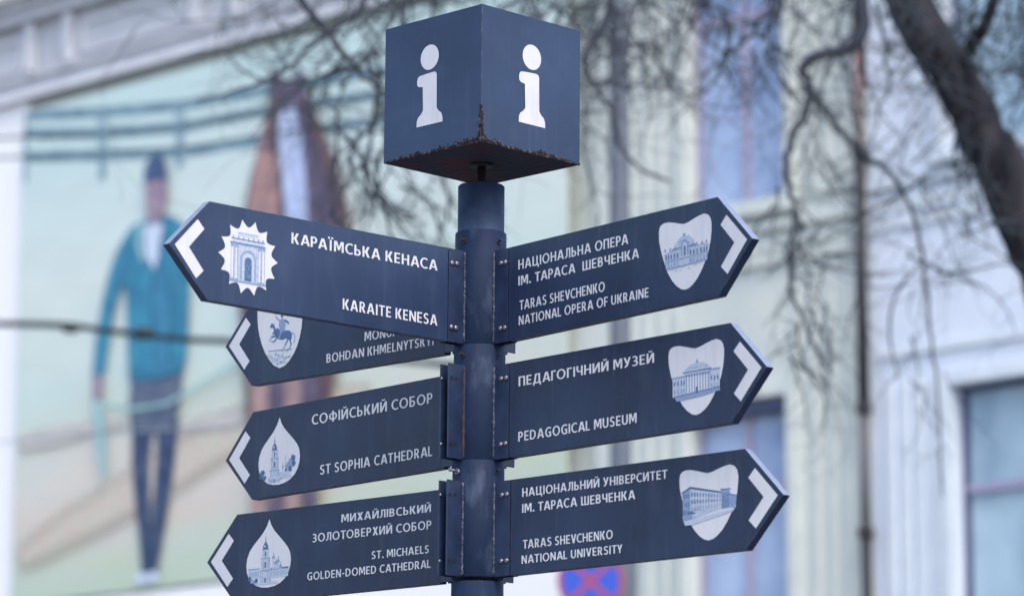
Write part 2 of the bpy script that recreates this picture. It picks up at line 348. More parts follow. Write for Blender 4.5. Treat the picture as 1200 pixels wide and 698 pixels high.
B = empty('townhouse', WORG, (0, 0, WANG), label='pale blue town house at the right edge behind the bare tree', cat='building')
opb = [(wr0 + k * 2.7, wr1 + k * 2.7, z_[0], z_[1]) for k in range(3) for z_ in ((zrt - 2.9, zrt), (zrub, zrub + 2.6), (.9, 3.2))]
bm = bmesh.new(); wall_with_openings(bm, s_pipe + .004, 12, 0, HT - .5, opb); link('wall', bm, M['lilac'], B)
for o_ in opb: window(B, *o_, M['glass2'], M['frame_dark'], M['frame'], mull=(.72,), trans=.66, surround=M['lilac2'])
_, zq = W(1080, 262)
for z_, h_, d_ in ((zq, .10, .03), (zq + .16, .14, .02), (zq + .40, .08, .045), (zrt + .35, .08, .03)):
    bm = bmesh.new(); box(bm, s_pipe + .12, 12, -d_, 0, z_, z_ + h_); link('string_course', bm, M['lilac2'], B)
for px in (1045, 1062, 1079, 1096):
    x = W(px, 500)[0]; bm = bmesh.new(); box(bm, x - .05, x + .05, -.03, 0, 4.5, zrt + .1, bevel=.01); link('pilaster_flute', bm, M['lilac2'], B)
bm = bmesh.new(); box(bm, s_pipe + .01, 12.1, -.4, 0, HT - .9, HT - .6); link('cornice', bm, M['cornice'], B)
# drainpipe between the fronts
D = empty('drainpipe', WM @ Vector((s_pipe, -.12, 0)), label='dark iron drainpipe with a rusty upper length, between the ivory and the blue house', cat='drainpipe')
zz = [W(1018, y_)[1] for y_ in (-60, 45, 180, 480, 625)] + [0.0]
for i, (mm, r_) in enumerate(((M['pipe'], .050), (M['pipe2'], .036), (M['pipe'], .055), (M['pipe3'], .042), (M['pipe'], .050))):
    bm = bmesh.new(); tube(bm, [(0, 0, zz[i + 1]), (0, 0, zz[i])], r_, 16); link('pipe_length', bm, mm, D)
bmx = bmesh.new(); lathe(bmx, [(.075, -.05), (.082, -.03), (.082, .03), (.075, .05)], 20)
pme = bpy.data.meshes.new('pipe_collar'); bmx.to_mesh(pme); bmx.free(); pme.materials.append(M['pipe'])
for z_ in zz[1:-1] + [zz[0] - .3, 2.0]: inst('pipe_collar', pme, D, Matrix.Translation((0, 0, z_)))

# ------------------------------------------------------------------ advertising banner: a man leading a horse
BN = empty('advertising_banner', WM @ Vector((bx0, -.16, bz0)), (0, 0, WANG), label='huge faded banner showing a man in a teal jacket leading a brown horse', cat='banner')
bw, bh = bx1 - bx0, bz1 - bz0
bm = bmesh.new(); box(bm, 0, bw, 0, .02, 0, bh); link('banner_sheet', bm, M['banner'], BN)
lay = [0]
def pr(name, key, pts, holes=None, soft=3.2):
    """printed shape whose ink fades out over a few centimetres at the outline"""
    lay[0] += 1; y = -.003 * lay[0]
    dense = []
    for i in range(len(pts)):                     # subdivide and make the outline a little uneven
        (x0, y0), (x1, y1) = pts[i], pts[(i + 1) % len(pts)]; k = max(1, int(math.hypot(x1 - x0, y1 - y0) / 12))
        for t_ in range(k): dense.append((x0 + (x1 - x0) * t_ / k, y0 + (y1 - y0) * t_ / k))
    amp = 1.6 if soft > 2 else .5
    dense = [(x + amp * noise.noise(Vector((x * .09, y_ * .09, 1))), y_ + amp * noise.noise(Vector((x * .09, y_ * .09, 7)))) for x, y_ in dense]
    ar = sum(dense[i][0] * dense[(i + 1) % len(dense)][1] - dense[(i + 1) % len(dense)][0] * dense[i][1] for i in range(len(dense)))
    sg = 1 if ar > 0 else -1
    def off(d):
        o = []
        for i in range(len(dense)):
            x0, y0 = dense[i - 1]; x1, y1 = dense[(i + 1) % len(dense)]; dx, dy = x1 - x0, y1 - y0; n_ = math.hypot(dx, dy) or 1
            o.append((dense[i][0] + sg * dy / n_ * d, dense[i][1] - sg * dx / n_ * d))
        return o
    def loc(q):
        r_ = []
        for px, py in q:
            s_, z_ = W(px, py, .16)
            r_.append((min(max(s_ - bx0, .004), bw - .004), min(max(z_ - bz0, .004), bh - .004)))
        return r_
    bm = bmesh.new(); la = bm.loops.layers.float_color.new('ink')
    vi = [bm.verts.new((a_, y, b_)) for a_, b_ in loc(off(-soft * .5))]; vo = [bm.verts.new((a_, y, b_)) for a_, b_ in loc(off(soft))]
    fs = [bm.faces.new(vi)]
    for i in range(len(vi)):
        k = (i + 1) % len(vi); fs.append(bm.faces.new((vi[i], vo[i], vo[k], vi[k])))
    ins = set(vi)
    for f in fs:
        for lp_ in f.loops: lp_[la] = (1, 1, 1, 1) if lp_.vert in ins else (0, 0, 0, 1)
    link(name, bm, M['p_' + key], BN)
def stroke(name, key, pts, wpx):
    L_, R_ = [], []
    for i, (x, y) in enumerate(pts):
        x0, y0 = pts[max(i - 1, 0)]; x1, y1 = pts[min(i + 1, len(pts) - 1)]
        dx, dy = x1 - x0, y1 - y0; n_ = math.hypot(dx, dy) or 1
        ww = wpx[i] if hasattr(wpx, '__len__') else wpx
        L_.append((x - dy / n_ * ww / 2, y + dx / n_ * ww / 2)); R_.append((x + dy / n_ * ww / 2, y - dx / n_ * ww / 2))
    pr(name, key, L_ + R_[::-1], soft=min(14 if 'soil' in key else 3.2, (min(wpx) if hasattr(wpx, '__len__') else wpx) * (.9 if 'soil' in key else .35)))
# paddock rails and posts, far hill
stroke('printed_rail', 'rail', [(25, 135), (120, 132), (212, 124), (300, 108), (380, 96), (470, 80)], 9)
stroke('printed_rail', 'rail', [(25, 157), (120, 156), (212, 149), (300, 132), (380, 120), (470, 108)], 9)
stroke('printed_rail', 'rail', [(25, 184), (80, 182), (130, 181), (212, 178), (300, 165), (380, 150), (470, 138)], 9)
for x, y0, y1 in ((28, 132, 212), (121, 130, 208), (212, 124, 196)): stroke('printed_fence_post', 'raildark', [(x, y0), (x, y1)], [7, 6])
stroke('printed_soil', 'soil', [(25, 655), (90, 615), (160, 575), (250, 520), (330, 480), (430, 462)], [16, 34, 40, 40, 30, 18])
stroke('printed_soil', 'soilgrey', [(25, 520), (60, 512), (120, 500), (150, 496)], [14, 20, 12, 4])
stroke('printed_soil', 'soilgrey', [(215, 500), (262, 494), (300, 484)], [8, 16, 10])
# the man
stroke('printed_leg', 'legs', [(168, 492), (167, 540), (169, 590), (173, 640), (173, 672)], [22, 18, 15, 11, 8])
stroke('printed_leg', 'legs', [(199, 492), (197, 540), (191, 590), (185, 640), (181, 672)], [24, 19, 15, 11, 8])
stroke('printed_shoe', 'shirt', [(170, 672), (168, 682)], [10, 13]); stroke('printed_shoe', 'shirt', [(181, 670), (184, 680)], [9, 12])
pr('printed_shorts', 'shorts', [(159, 438), (216, 430), (214, 462), (207, 502), (186, 506), (158, 500), (156, 470)])
pr('printed_jacket', 'teal', [(146, 284), (158, 268), (176, 258), (203, 254), (218, 264), (226, 300), (224, 360), (221, 420), (216, 436), (190, 444), (156, 446), (154, 400), (152, 350), (147, 330), (138, 352), (132, 390), (126, 432), (118, 444), (113, 440), (116, 400), (126, 345), (135, 310)])
pr('printed_jacket_front', 'tealdark', [(185, 310), (200, 320), (203, 380), (200, 440), (188, 444), (182, 380)])
stroke('printed_sleeve_fold', 'tealdark', [(156, 282), (150, 310), (146, 332)], [5, 6, 4])
stroke('printed_sleeve_fold', 'tealdark', [(214, 275), (213, 320), (208, 370)], [5, 8, 5])
stroke('printed_jacket_hem', 'tealdark', [(156, 432), (188, 438), (216, 430)], 7)
stroke('printed_collar', 'rope', [(170, 262), (167, 285), (172, 306)], [5, 6, 4])
pr('printed_shirt', 'shirt', [(174, 268), (188, 258), (195, 266), (190, 300), (185, 316), (176, 300)])
pr('printed_face', 'skin', [(177, 210), (198, 208), (199, 230), (194, 252), (187, 264), (180, 258), (177, 238)])
pr('printed_hat', 'hat', [(174, 214), (176, 196), (183, 184), (191, 182), (198, 192), (201, 212), (190, 210)])
pr('printed_hand', 'skin', [(114, 442), (124, 440), (124, 466), (119, 474), (115, 466)])
stroke('printed_rope', 'rope', [(119, 470), (122, 500), (124, 530), (128, 558)], [8, 8, 8, 5])
stroke('printed_rope', 'rope', [(124, 474), (160, 480), (200, 474), (240, 452), (282, 426), (318, 398)], 3.5)
# the horse
pr('printed_horse_body', 'horse', [(322, 150), (300, 210), (290, 270), (286, 330), (292, 440), (300, 520), (384, 500), (400, 430), (416, 330), (414, 250), (398, 190), (382, 150), (366, 112), (340, 108)])
pr('printed_horse_flank', 'horsepink', [(318, 138), (332, 150), (332, 250), (330, 340), (300, 340), (296, 250), (304, 200)])
pr('printed_horse_mane', 'horsedark', [(324, 128), (322, 78), (332, 92), (348, 96), (358, 78), (362, 104), (368, 140), (380, 190), (400, 250), (406, 320), (372, 330), (364, 240), (356, 160), (340, 132)])
pr('printed_cheek', 'horse', [(322, 120), (336, 112), (338, 150), (332, 185), (322, 170)])
stroke('printed_bridle', 'horsedark', [(322, 168), (345, 176), (372, 170)], 4)
pr('printed_chest', 'horse', [(300, 330), (330, 345), (344, 400), (340, 440), (300, 440), (294, 380)])
pr('printed_blaze', 'blaze', [(336, 130), (352, 126), (360, 160), (366, 220), (368, 290), (346, 300), (340, 220), (334, 160)])
for x, k in ((312, 'legstripe'), (334, 'horsedark'), (352, 'legstripe'), (373, 'horsedark')):
    stroke('printed_horse_leg', k, [(x, 430), (x + 1, 500), (x, 560), (x - 3, 612)], [22, 17, 15, 14])
link_dummy = None

# ------------------------------------------------------------------ grey street pole and the no-stopping sign
pp = at(727, 400, 33.3)
LP = empty('street_pole', (pp.x, pp.y, 0), label='tall grey street pole behind the signpost in front of the banner edge', cat='pole')
zt1 = at(727, 615, 33.3).z
bm = bmesh.new(); lathe(bm, [(.15, 0), (.15, zt1 - .2), (.103, zt1), (.098, 11.5), (.05, 11.6)], 28); link('shaft', bm, M['lamp'], LP)
bm = bmesh.new(); tube(bm, [(0, 0, 11.3), (-.5, -.4, 11.9), (-1.6, -1.2, 12.1)], [.05, .045, .04], 12); link('arm', bm, M['lamp'], LP)
bm = bmesh.new(); box(bm, -2.1, -1.5, -1.45, -1.1, 12.0, 12.14, bevel=.04); link('lamp_head', bm, M['lamp'], LP)
bm = bmesh.new(); lathe(bm, [(.2, .12), (.2, .35), (.155, .4)], 28); link('base', bm, M['lamp'], LP)
sp_ = at(692, 680, 32.8)
NS = empty('no_stopping_sign', sp_, (0, 0, 0), label='round blue no-stopping sign with red rim and red cross, on the grey street pole', cat='road sign')
MX = Matrix.Rotation(R(90), 4, 'X')
def disc(r0, r1, z0, z1, mm, name, par):
    bm = bmesh.new(); seg = 56
    if r0 == 0: prism(bm, [(r1 * math.cos(2 * math.pi * i / seg), r1 * math.sin(2 * math.pi * i / seg)) for i in range(seg)], z0, z1)
    else:
        for i in range(seg):
            a, b = 2 * math.pi * i / seg, 2 * math.pi * (i + 1) / seg
            prism(bm, [(r0 * math.cos(a), r0 * math.sin(a)), (r1 * math.cos(a), r1 * math.sin(a)), (r1 * math.cos(b), r1 * math.sin(b)), (r0 * math.cos(b), r0 * math.sin(b))], z0, z1)
    return link(name, bm, mm, par, MX)
disc(0, .300, -.012, 0, M['sgrey'], 'sign_plate', NS)
disc(0, .262, .001, .003, M['sblue'], 'blue_field', NS)
disc(.262, .304, .001, .006, M['sred'], 'red_rim', NS)
bm = bmesh.new()
for a in (R(45), R(-45)):
    c_, s_ = math.cos(a), math.sin(a); h = .025; L_ = .262
    prism(bm, [(x * c_ - y * s_, x * s_ + y * c_) for x, y in ((-L_, -h), (L_, -h), (L_, h), (-L_, h))], .003, .0055 + a * .0006)
link('red_cross', bm, M['sred'], NS, MX)
bm = bmesh.new(); tube(bm, [(0, .012, .1), (.26, .42, .1)], .012, 8); tube(bm, [(0, .012, -.1), (.26, .42, -.1)], .012, 8); link('bracket', bm, M['sgrey'], NS)

# ------------------------------------------------------------------ cables
def cable(name, pts, t_, r, mm, label, lumps=()):
    P_ = [at(x, y, t) for (x, y), t in zip(pts, t_)]
    q = []
    for i in range(len(P_) - 1):
        for k in range(12): q.append(P_[i].lerp(P_[i + 1], k / 12))
    q.append(P_[-1])
    bm = bmesh.new(); tube(bm, [p + Vector((0, 0, noise.noise(p * .9) * r * 1.2)) for p in q], [r * (1 + .35 * noise.noise(p * 1.7)) for p in q], 6)
    for (x, y), t, rr in lumps:
        c = at(x, y, t); bmesh.ops.create_icosphere(bm, subdivisions=2, radius=rr, matrix=Matrix.Translation(c) @ Matrix.Diagonal((1.4, 1, .8, 1)))
    tag(link(name, bm, mm), label, 'cable', 'overhead cables across the street')
cable('overhead_cable', [(-700, 330), (-200, 369), (10, 380), (90, 384), (170, 393), (260, 401), (500, 425), (718, 441)], [44, 39, 37, 36.4, 35.8, 35.2, 34.1, 33.2], .034, M['wire'],
      'thick black cable with two lumpy clamps, crossing in front of the man', [((83, 384), 36.4, .075), ((168, 391), 35.8, .085)])
cable('overhead_cable', [(-700, 548), (0, 518), (120, 507), (300, 497), (520, 488), (718, 486)], [44, 37, 36.2, 35.1, 34, 33.2], .010, M['wire2'],
      'thin pale grey cable running across the banner at knee height of the man')
cable('overhead_cable', [(-500, 205), (25, 184), (120, 181), (212, 175), (300, 161), (380, 148), (520, 128), (718, 92)], [42, 36.8, 36.3, 35.8, 35.3, 34.9, 34, 33.2], .013, M['wire'],
      'lower of the two thin dark cables crossing the printed fence and the horse')
cable('overhead_cable', [(-500, 190), (25, 160), (120, 157), (212, 149), (300, 133), (380, 121), (520, 96), (718, 52)], [42, 36.8, 36.3, 35.8, 35.3, 34.9, 34, 33.2], .014, M['wire'],
      'upper of the two thin dark cables crossing the printed fence and the horse')

# ------------------------------------------------------------------ bare trees
def smooth_path(pts, n=5):
    out = []
    for i in range(len(pts) - 1):
        p0 = pts[max(i - 1, 0)]; p1 = pts[i]; p2 = pts[i + 1]; p3 = pts[min(i + 2, len(pts) - 1)]
        for k in range(n):
            t = k / n
            out.append(.5 * ((2 * p1) + (p2 - p0) * t + (2 * p0 - 5 * p1 + 4 * p2 - p3) * t * t + (3 * p1 - p0 - 3 * p2 + p3) * t ** 3))
    out.append(pts[-1]); return out
def branch(bm, pts, r0, r1, seg=8, n=5, jit=.0):
    q = smooth_path([Vector(p) for p in pts], n)
    if jit: q = [p + Vector((random.gauss(0, jit), random.gauss(0, jit), random.gauss(0, jit))) if 0 < i < len(q) - 1 else p for i, p in enumerate(q)]
    L_ = len(q) - 1
    tube(bm, q, [r0 + (r1 - r0) * (i / L_) for i in range(len(q))], seg)
    return q
def twig(bm, p, d, length, r, depth):
    """wandering, drooping twig with side shoots"""
    n = max(4, int(length / .11)); pts = [p.copy()]; d = d.normalized()
    for i in range(n):
        d = (d + Vector((random.gauss(0, .29), random.gauss(0, .22), random.gauss(0, .25) - .03))).normalized()
        p = p + d * (length / n); pts.append(p.copy())
        if depth > 0 and random.random() < (.42 if depth > 1 else .34):
            side = d.cross(Vector((random.gauss(0, 1), random.gauss(0, 1), random.gauss(0, 1)))).normalized()
            twig(bm, p.copy(), d * .6 + side * .9, length * random.uniform(.3, .6), r * (1 - i / n) * .6 + .0012, depth - 1)
    tube(bm, pts, [max(r * (1 - .75 * i / n), .0013) for i in range(n + 1)], 4 if r > .006 else 3, cap=False)

T1 = empty('bare_tree', (at(1330, 400, 20).x, EYE.y + 20, 0), label='big bare tree at the right with a thick dark limb leaning up to the left', cat='tree', group='bare street trees')
bx, by = T1.location.x, T1.location.y
def L1(px, py, t): return at(px, py, t) - T1.location
bm = bmesh.new()
fork = L1(1262, 440, 20)
branch(bm, [(0, 0, -.1), (.02, 0, 1.2), (-.05, .02, 2.6), fork + Vector((.1, 0, -.6)), fork], .30, .19, 18, 6, .012)
q = bm.verts[:]
for v in q:
    if v.co.z < .6: v.co.x *= 1 + (.6 - v.co.z) * .7; v.co.y *= 1 + (.6 - v.co.z) * .7
for v in bm.verts:
    nn = noise.noise(Vector((v.co.x * 5, v.co.y * 5, v.co.z * 1.5))) * .03; v.co.x += nn; v.co.y += nn
link('trunk', bm, M['bark'], T1)
bm = bmesh.new()
lp = [fork + Vector((.05, 0, -.25)), L1(1232, 330, 20), L1(1194, 240, 20), L1(1146, 145, 20), L1(1090, 45, 20), L1(1030, -60, 20.2), L1(960, -190, 20.5), L1(840, -330, 21)]
branch(bm, lp, .185, .09, 16, 6, .01)
for v in bm.verts:
    nn = noise.noise(v.co * 3.1) * .035 + noise.noise(v.co * 9) * .015; v.co.x += nn
link('limb', bm, M['bark'], T1)
bm = bmesh.new(); branch(bm, [fork, L1(1320, 250, 20), L1(1360, 60, 20.3), L1(1370, -150, 20.6), L1(1340, -420, 21)], .15, .05, 12, 5, .01); link('limb', bm, M['bark'], T1)
bm = bmesh.new(); branch(bm, [lp[5], L1(900, -90, 19.5), L1(760, -110, 19), L1(620, -95, 18.5), L1(480, -80, 18), L1(350, -90, 17.6), L1(250, -70, 17.2)], .075, .02, 10, 5, .012); link('limb', bm, M['bark'], T1)
bm = bmesh.new(); branch(bm, [lp[6], L1(800, -150, 21.5), L1(640, -120, 22), L1(500, -110, 22.4), L1(400, -60, 22.6), L1(330, -20, 22.8)], .06, .015, 10, 5, .012); link('limb', bm, M['bark'], T1)
bm = bmesh.new(); branch(bm, [L1(1108, 100, 20), L1(1150, 40, 19.7), L1(1180, -40, 19.4), L1(1240, -120, 19)], .05, .02, 10, 5, .01); link('limb', bm, M['bark'], T1)
# the crooked hanging branch right of the middle, and its lower sprays
bm = bmesh.new(); branch(bm, [L1(1022, -80, 20.1), L1(1012, -10, 19.9), L1(1010, 40, 19.8), L1(992, 58, 19.8), L1(958, 66, 19.7), L1(942, 78, 19.7), L1(944, 98, 19.7), L1(949, 110, 19.7)], .040, .027, 8, 4, .006); link('branch', bm, M['bark2'], T1)
bm = bmesh.new(); branch(bm, [L1(949, 110, 19.7), L1(938, 140, 19.6), L1(924, 175, 19.6), L1(920, 210, 19.5), L1(932, 245, 19.5), L1(926, 300, 19.4), L1(928, 350, 19.4), L1(952, 400, 19.4), L1(974, 440, 19.3)], .024, .008, 8, 4, .008); link('branch', bm, M['bark2'], T1)
bm = bmesh.new(); branch(bm, [L1(949, 110, 19.7), L1(970, 135, 19.8), L1(992, 165, 19.9), L1(1018, 188, 20), L1(1045, 205, 20.1), L1(1062, 235, 20.1), L1(1076, 270, 20.2), L1(1085, 330, 20.2), L1(1092, 400, 20.3), L1(1100, 480, 20.3), L1(1104, 580, 20.3)], .020, .006, 8, 4, .008); link('branch', bm, M['bark2'], T1)
bm = bmesh.new(); branch(bm, [L1(1010, 40, 19.8), L1(1013, 100, 19.8)], .02, .012, 6, 4, .004); link('branch', bm, M['bark2'], T1)
bm = bmesh.new(); branch(bm, [L1(722, -90, 19.0), L1(716, -10, 19), L1(704, 38, 19), L1(684, 68, 18.9), L1(694, 96, 18.9), L1(718, 132, 18.8), L1(724, 168, 18.8), L1(752, 198, 18.8), L1(786, 212, 18.8)], .022, .007, 8, 4, .006); link('branch', bm, M['bark2'], T1)
bm = bmesh.new(); branch(bm, [L1(684, 84, 18.9), L1(700, 97, 18.9), L1(745, 100, 18.9), L1(800, 106, 18.9)], .010, .005, 6, 4, .006); link('branch', bm, M['bark2'], T1)
bm = bmesh.new(); branch(bm, [L1(330, -60, 17.5), L1(350, -5, 17.6), L1(385, 40, 17.7), L1(420, 80, 17.8), L1(450, 110, 17.9), L1(520, 150, 18)], .022, .009, 8, 4, .008); link('branch', bm, M['bark2'], T1)
bm = bmesh.new(); branch(bm, [L1(460, -70, 18), L1(420, 10, 18), L1(360, 60, 18), L1(300, 100, 18), L1(230, 118, 18.1)], .018, .006, 8, 4, .008); link('branch', bm, M['bark2'], T1)
bm = bmesh.new(); branch(bm, [L1(480, -60, 18), L1(470, 60, 18), L1(452, 150, 18), L1(446, 230, 18.1), L1(470, 300, 18.1)], .018, .007, 8, 4, .008); link('branch', bm, M['bark2'], T1)
bm = bmesh.new(); branch(bm, [L1(900, -60, 19.4), L1(905, 0, 19.4), L1(880, 38, 19.4), L1(850, 66, 19.4), L1(826, 88, 19.4)], .016, .007, 8, 4, .008); link('branch', bm, M['bark2'], T1)
# twigs
def spray(tree, spec, seed, depth=2):
    random.seed(seed); bm = bmesh.new()
    for (x0, x1, y0, y1, t0, t1, n, dx, dy, ln, r) in spec:
        for i in range(n):
            p = at(random.uniform(x0, x1), random.uniform(y0, y1), random.uniform(t0, t1)) - tree.location
            d = Vector((random.gauss(dx, .4), random.gauss(0, .3), -dy + random.gauss(0, .3)))
            twig(bm, p, d, ln * random.uniform(.5, 1.2), r * random.uniform(.6, 1.2), depth)
    return link('twigs', bm, M['twig'], tree, kind='stuff')
spray(T1, [(370, 700, -100, -30, 17.5, 22, 28, -.1, .8, 1.5, .011), (690, 960, -110, -30, 18, 21, 26, -.1, .8, 1.25, .010),
           (1040, 1190, 170, 330, 19.4, 20.4, 15, .3, .3, .8, .009), (930, 1010, 280, 420, 19.2, 20, 8, .3, .5, .6, .008), (1000, 1240, -110, 20, 18.8, 20.6, 36, .1, .7, 1.25, .010), (900, 1050, -40, 120, 19, 20.2, 16, 0, .7, .9, .008),
           (1110, 1230, -60, 150, 19.6, 20.4, 34, .3, .6, .9, .009), (1050, 1190, 60, 260, 19.6, 20.4, 20, -.5, .4, .8, .007),
           (905, 975, 180, 430, 19.2, 19.6, 26, .1, .8, .6, .008), (390, 470, -20, 240, 17.6, 18.3, 30, 0, .6, .9, .010),
           (1060, 1110, 250, 480, 20, 20.4, 10, .1, .9, .5, .006), (590, 760, -40, 120, 18.2, 19.4, 24, 0, .8, .9, .009),
           (760, 930, -40, 60, 18.6, 19.6, 30, 0, .5, .7, .009), (380, 560, 120, 250, 17.8, 18.6, 18, .2, .8, .7, .008)], 11)
T2 = empty('bare_tree', (at(-260, 400, 24).x, EYE.y + 24, 0), label='bare tree at the left whose thin twigs hang over the banner and the cornice', cat='tree', group='bare street trees')
def L2_(px, py, t): return at(px, py, t) - T2.location
bm = bmesh.new(); f2 = Vector((.15, 0, 5.2)); branch(bm, [(0, 0, -.1), (.05, .03, 2.4), f2], .24, .15, 14, 6, .01); link('trunk', bm, M['bark'], T2)
bm = bmesh.new(); branch(bm, [f2, (.5, .1, 7.4), (1.0, 0, 9.5), L2_(0, -150, 24), L2_(130, -110, 24), L2_(290, -75, 24.2), L2_(400, -50, 24.4)], .13, .012, 10, 5, .012)
link('limb', bm, M['bark'], T2)
bm = bmesh.new(); branch(bm, [f2, (-.3, .2, 7.4), (-.6, 0, 10.), (-.5, 0, 12)], .12, .03, 10, 5, .012); link('limb', bm, M['bark'], T2)
spray(T2, [(250, 420, -90, -50, 23.8, 24.8, 14, .1, .8, 1.3, .006), (60, 250, -120, -80, 23.6, 24.4, 4, .2, .8, .7, .004)], 5)

# ------------------------------------------------------------------ the signpost
H = .2154; ZK = {1: -.386, 2: -.651, 3: -.9157}
SW = .0097; TH = .022; S0 = .1095; RP = .059
SP = empty('signpost', (-.0063 * Z0, 0, 0), (0, math.atan(.0063), 0), label='dark blue pedestrian signpost with seven arrow signs and an information cube on top', cat='signpost')
def dirn(k, y):
    c, s = math.cos(y), math.sin(y)
    return Vector({'R': (c, -s, 0), 'K': (-c, -s, 0), 'L': (-c, s, 0), 'B': (c, s, 0)}[k])
def frame_of(k, y, zmid, t=0., dz=0.):
    d = dirn(k, y); up = Vector((0, 0, 1)); sg = 1 if k in 'RB' else -1
    ex = (d + up * t) * sg; ey = up - d * t
    ex.normalize(); ey.normalize(); ez = ex.cross(ey)
    mm = Matrix((ex, ey, ez)).transposed().to_4x4(); mm.translation = Vector((0, 0, Z0 + zmid + dz - .1 * t))
    return mm, sg
# core post, lower pole, cap, stem
bm = bmesh.new(); lathe(bm, [(.0536, Z0 - 1.0), (.0536, Z0 - .226), (.0515, Z0 - .224)], 56); link('top_post', bm, M['post'], SP)
bm = bmesh.new(); lathe(bm, [(.0592, .12), (.0592, Z0 - 1.140)], 56); link('lower_pole', bm, M['pole'], SP)
bm = bmesh.new(); lathe(bm, [(.13, .12), (.13, .135), (.075, .14), (.065, .17)], 40); link('base_plate', bm, M['post'], SP)
bm = bmesh.new(); lathe(bm, [(.018, Z0 - .224), (.018, Z0 - .219), (.0105, Z0 - .217), (.0100, Z0 - .174)], 24); link('cube_stem', bm, M['black'], SP)
bm = bmesh.new(); lathe(bm, [(.026, Z0 - .1788), (.028, Z0 - .1770), (.028, Z0 - .1735)], 32); link('stem_collar', bm, M['black'], SP)

# --- cube
a = .32; cb = Z0 - .1723
CM = Matrix.Translation((0, 0, cb + a / 2)) @ Matrix.Rotation(R(45) - .0011, 4, 'Z')
bm = bmesh.new(); fs = box(bm, -a / 2, a / 2, -a / 2, a / 2, -a / 2, a / 2)
bmesh.ops.bevel(bm, geom=bm.edges[:], offset=.0016, segments=2, affect='EDGES', profile=.6)
bm.normal_update()
for f in bm.faces:
    if f.normal.z < -.9: f.material_index = 1
    elif max(abs(q) for q in f.normal) < .97: f.material_index = 2
CU = link('information_cube', bm, [M['cube'], M['underside'], M['worn']], SP, CM)
body = [(-34, 26), (-39, 22), (-41, 14), (-40, 5), (-35, 1), (-22, -1), (-20, -57), (-27, -65), (-36, -71), (-40, -79), (-41, -93), (45, -93), (44, -80), (40, -71), (31, -65), (25, -57), (24, 22), (21, 27), (14, 29), (-10, 28)]
# cube side frames: local X to the right as seen, local Z outwards
for side in (1, -1):
    ang = R(-45) if side == 1 else R(-135)            # outward normal in signpost space
    nv = Vector((math.cos(ang), math.sin(ang), 0)); ex = Vector((0, 0, 1)).cross(nv)
    fm = Matrix((ex, Vector((0, 0, 1)), nv)).transposed().to_4x4(); fm.translation = nv * a / 2 + Vector((0, 0, cb + a / 2))
    loc = CM.inverted() @ fm
    sh = 0 if side == 1 else -9
    bm = bmesh.new(); flat(bm, [((x + sh) / 1000, y / 1000) for x, y in body], .0008)
    flat(bm, [((sh + 30 * math.cos(t_ * math.pi / 20)) / 1000, (65.5 + 29.5 * math.sin(t_ * math.pi / 20)) / 1000) for t_ in range(40)], .0008)
    link('information_symbol', bm, M['vinyl'], CU, loc, label='white letter i on the %s face' % ('right' if side == 1 else 'left'))
    # flaking rust along the lower edge and up the front corner
    random.seed(3 + side); bm = bmesh.new()
    prof = ([(0, .030, .011, 1), (.03, .066, .010, 1), (.066, .085, .005, .6), (.085, .17, .0028, .7), (.17, .245, .009, .9), (.245, .32, .003, .4)] if side == 1 else
            [(0, .085, .012, 1), (.085, .155, .009, .95), (.155, .175, .004, .6), (.175, .20, .0035, .5), (.20, .262, .008, .9), (.262, .32, .002, .2)])
    for u0, u1, hh, dens in prof:
        for i in range(int((u1 - u0) * 1500 * dens)):
            u = random.uniform(u0, u1); v_ = abs(random.gauss(0, .42)) * hh * (.4 + 1.2 * noise.noise(Vector((u * 60, side, 0))) ** 2 + .5)
            x = (-a / 2 + u) if side == 1 else (a / 2 - u); y = -a / 2 + v_ + .0006
            rr = random.choice((.0012, .0018, .0026, .0040)) * random.uniform(.7, 1.2); k_ = random.randint(5, 7); o0 = random.uniform(0, 6)
            z = .0006 + random.uniform(0, .0016)
            pts = [(max(-a / 2 + .0002, min(a / 2 - .0002, x + rr * random.uniform(.6, 1.3) * math.cos(o0 + 2 * math.pi * j / k_))), max(-a / 2 - .001, y + rr * random.uniform(.5, 1.2) * math.sin(o0 + 2 * math.pi * j / k_))) for j in range(k_)]
            f = flat(bm, pts, z)
            for v in f.verts: v.co.z += random.uniform(-.0005, .0009)
    for i in range(520):                                    # corner strip
        h_ = random.uniform(0, 1) ** 1.5 * .085; wd = .010 * (1 - h_ / .09) * (.5 + abs(noise.noise(Vector((h_ * 90, 3, side)))) * 1.3) + .0012
        u = abs(random.gauss(0, .5)) * wd; x = (-a / 2 + u) if side == 1 else (a / 2 - u)
        rr = random.uniform(.0008, .002); o0 = random.uniform(0, 6)
        f = flat(bm, [(max(-a / 2 + .0002, min(a / 2 - .0002, x + rr * .8 * math.cos(o0 + 1.257 * j))), -a / 2 + h_ + rr * 1.3 * math.sin(o0 + 1.257 * j)) for j in range(5)], .0006 + random.uniform(0, .0012))
        for v in f.verts: v.co.z += random.uniform(-.0004, .0008)
    link('rust_flakes', bm, M['rust'], CU, loc, kind='stuff')

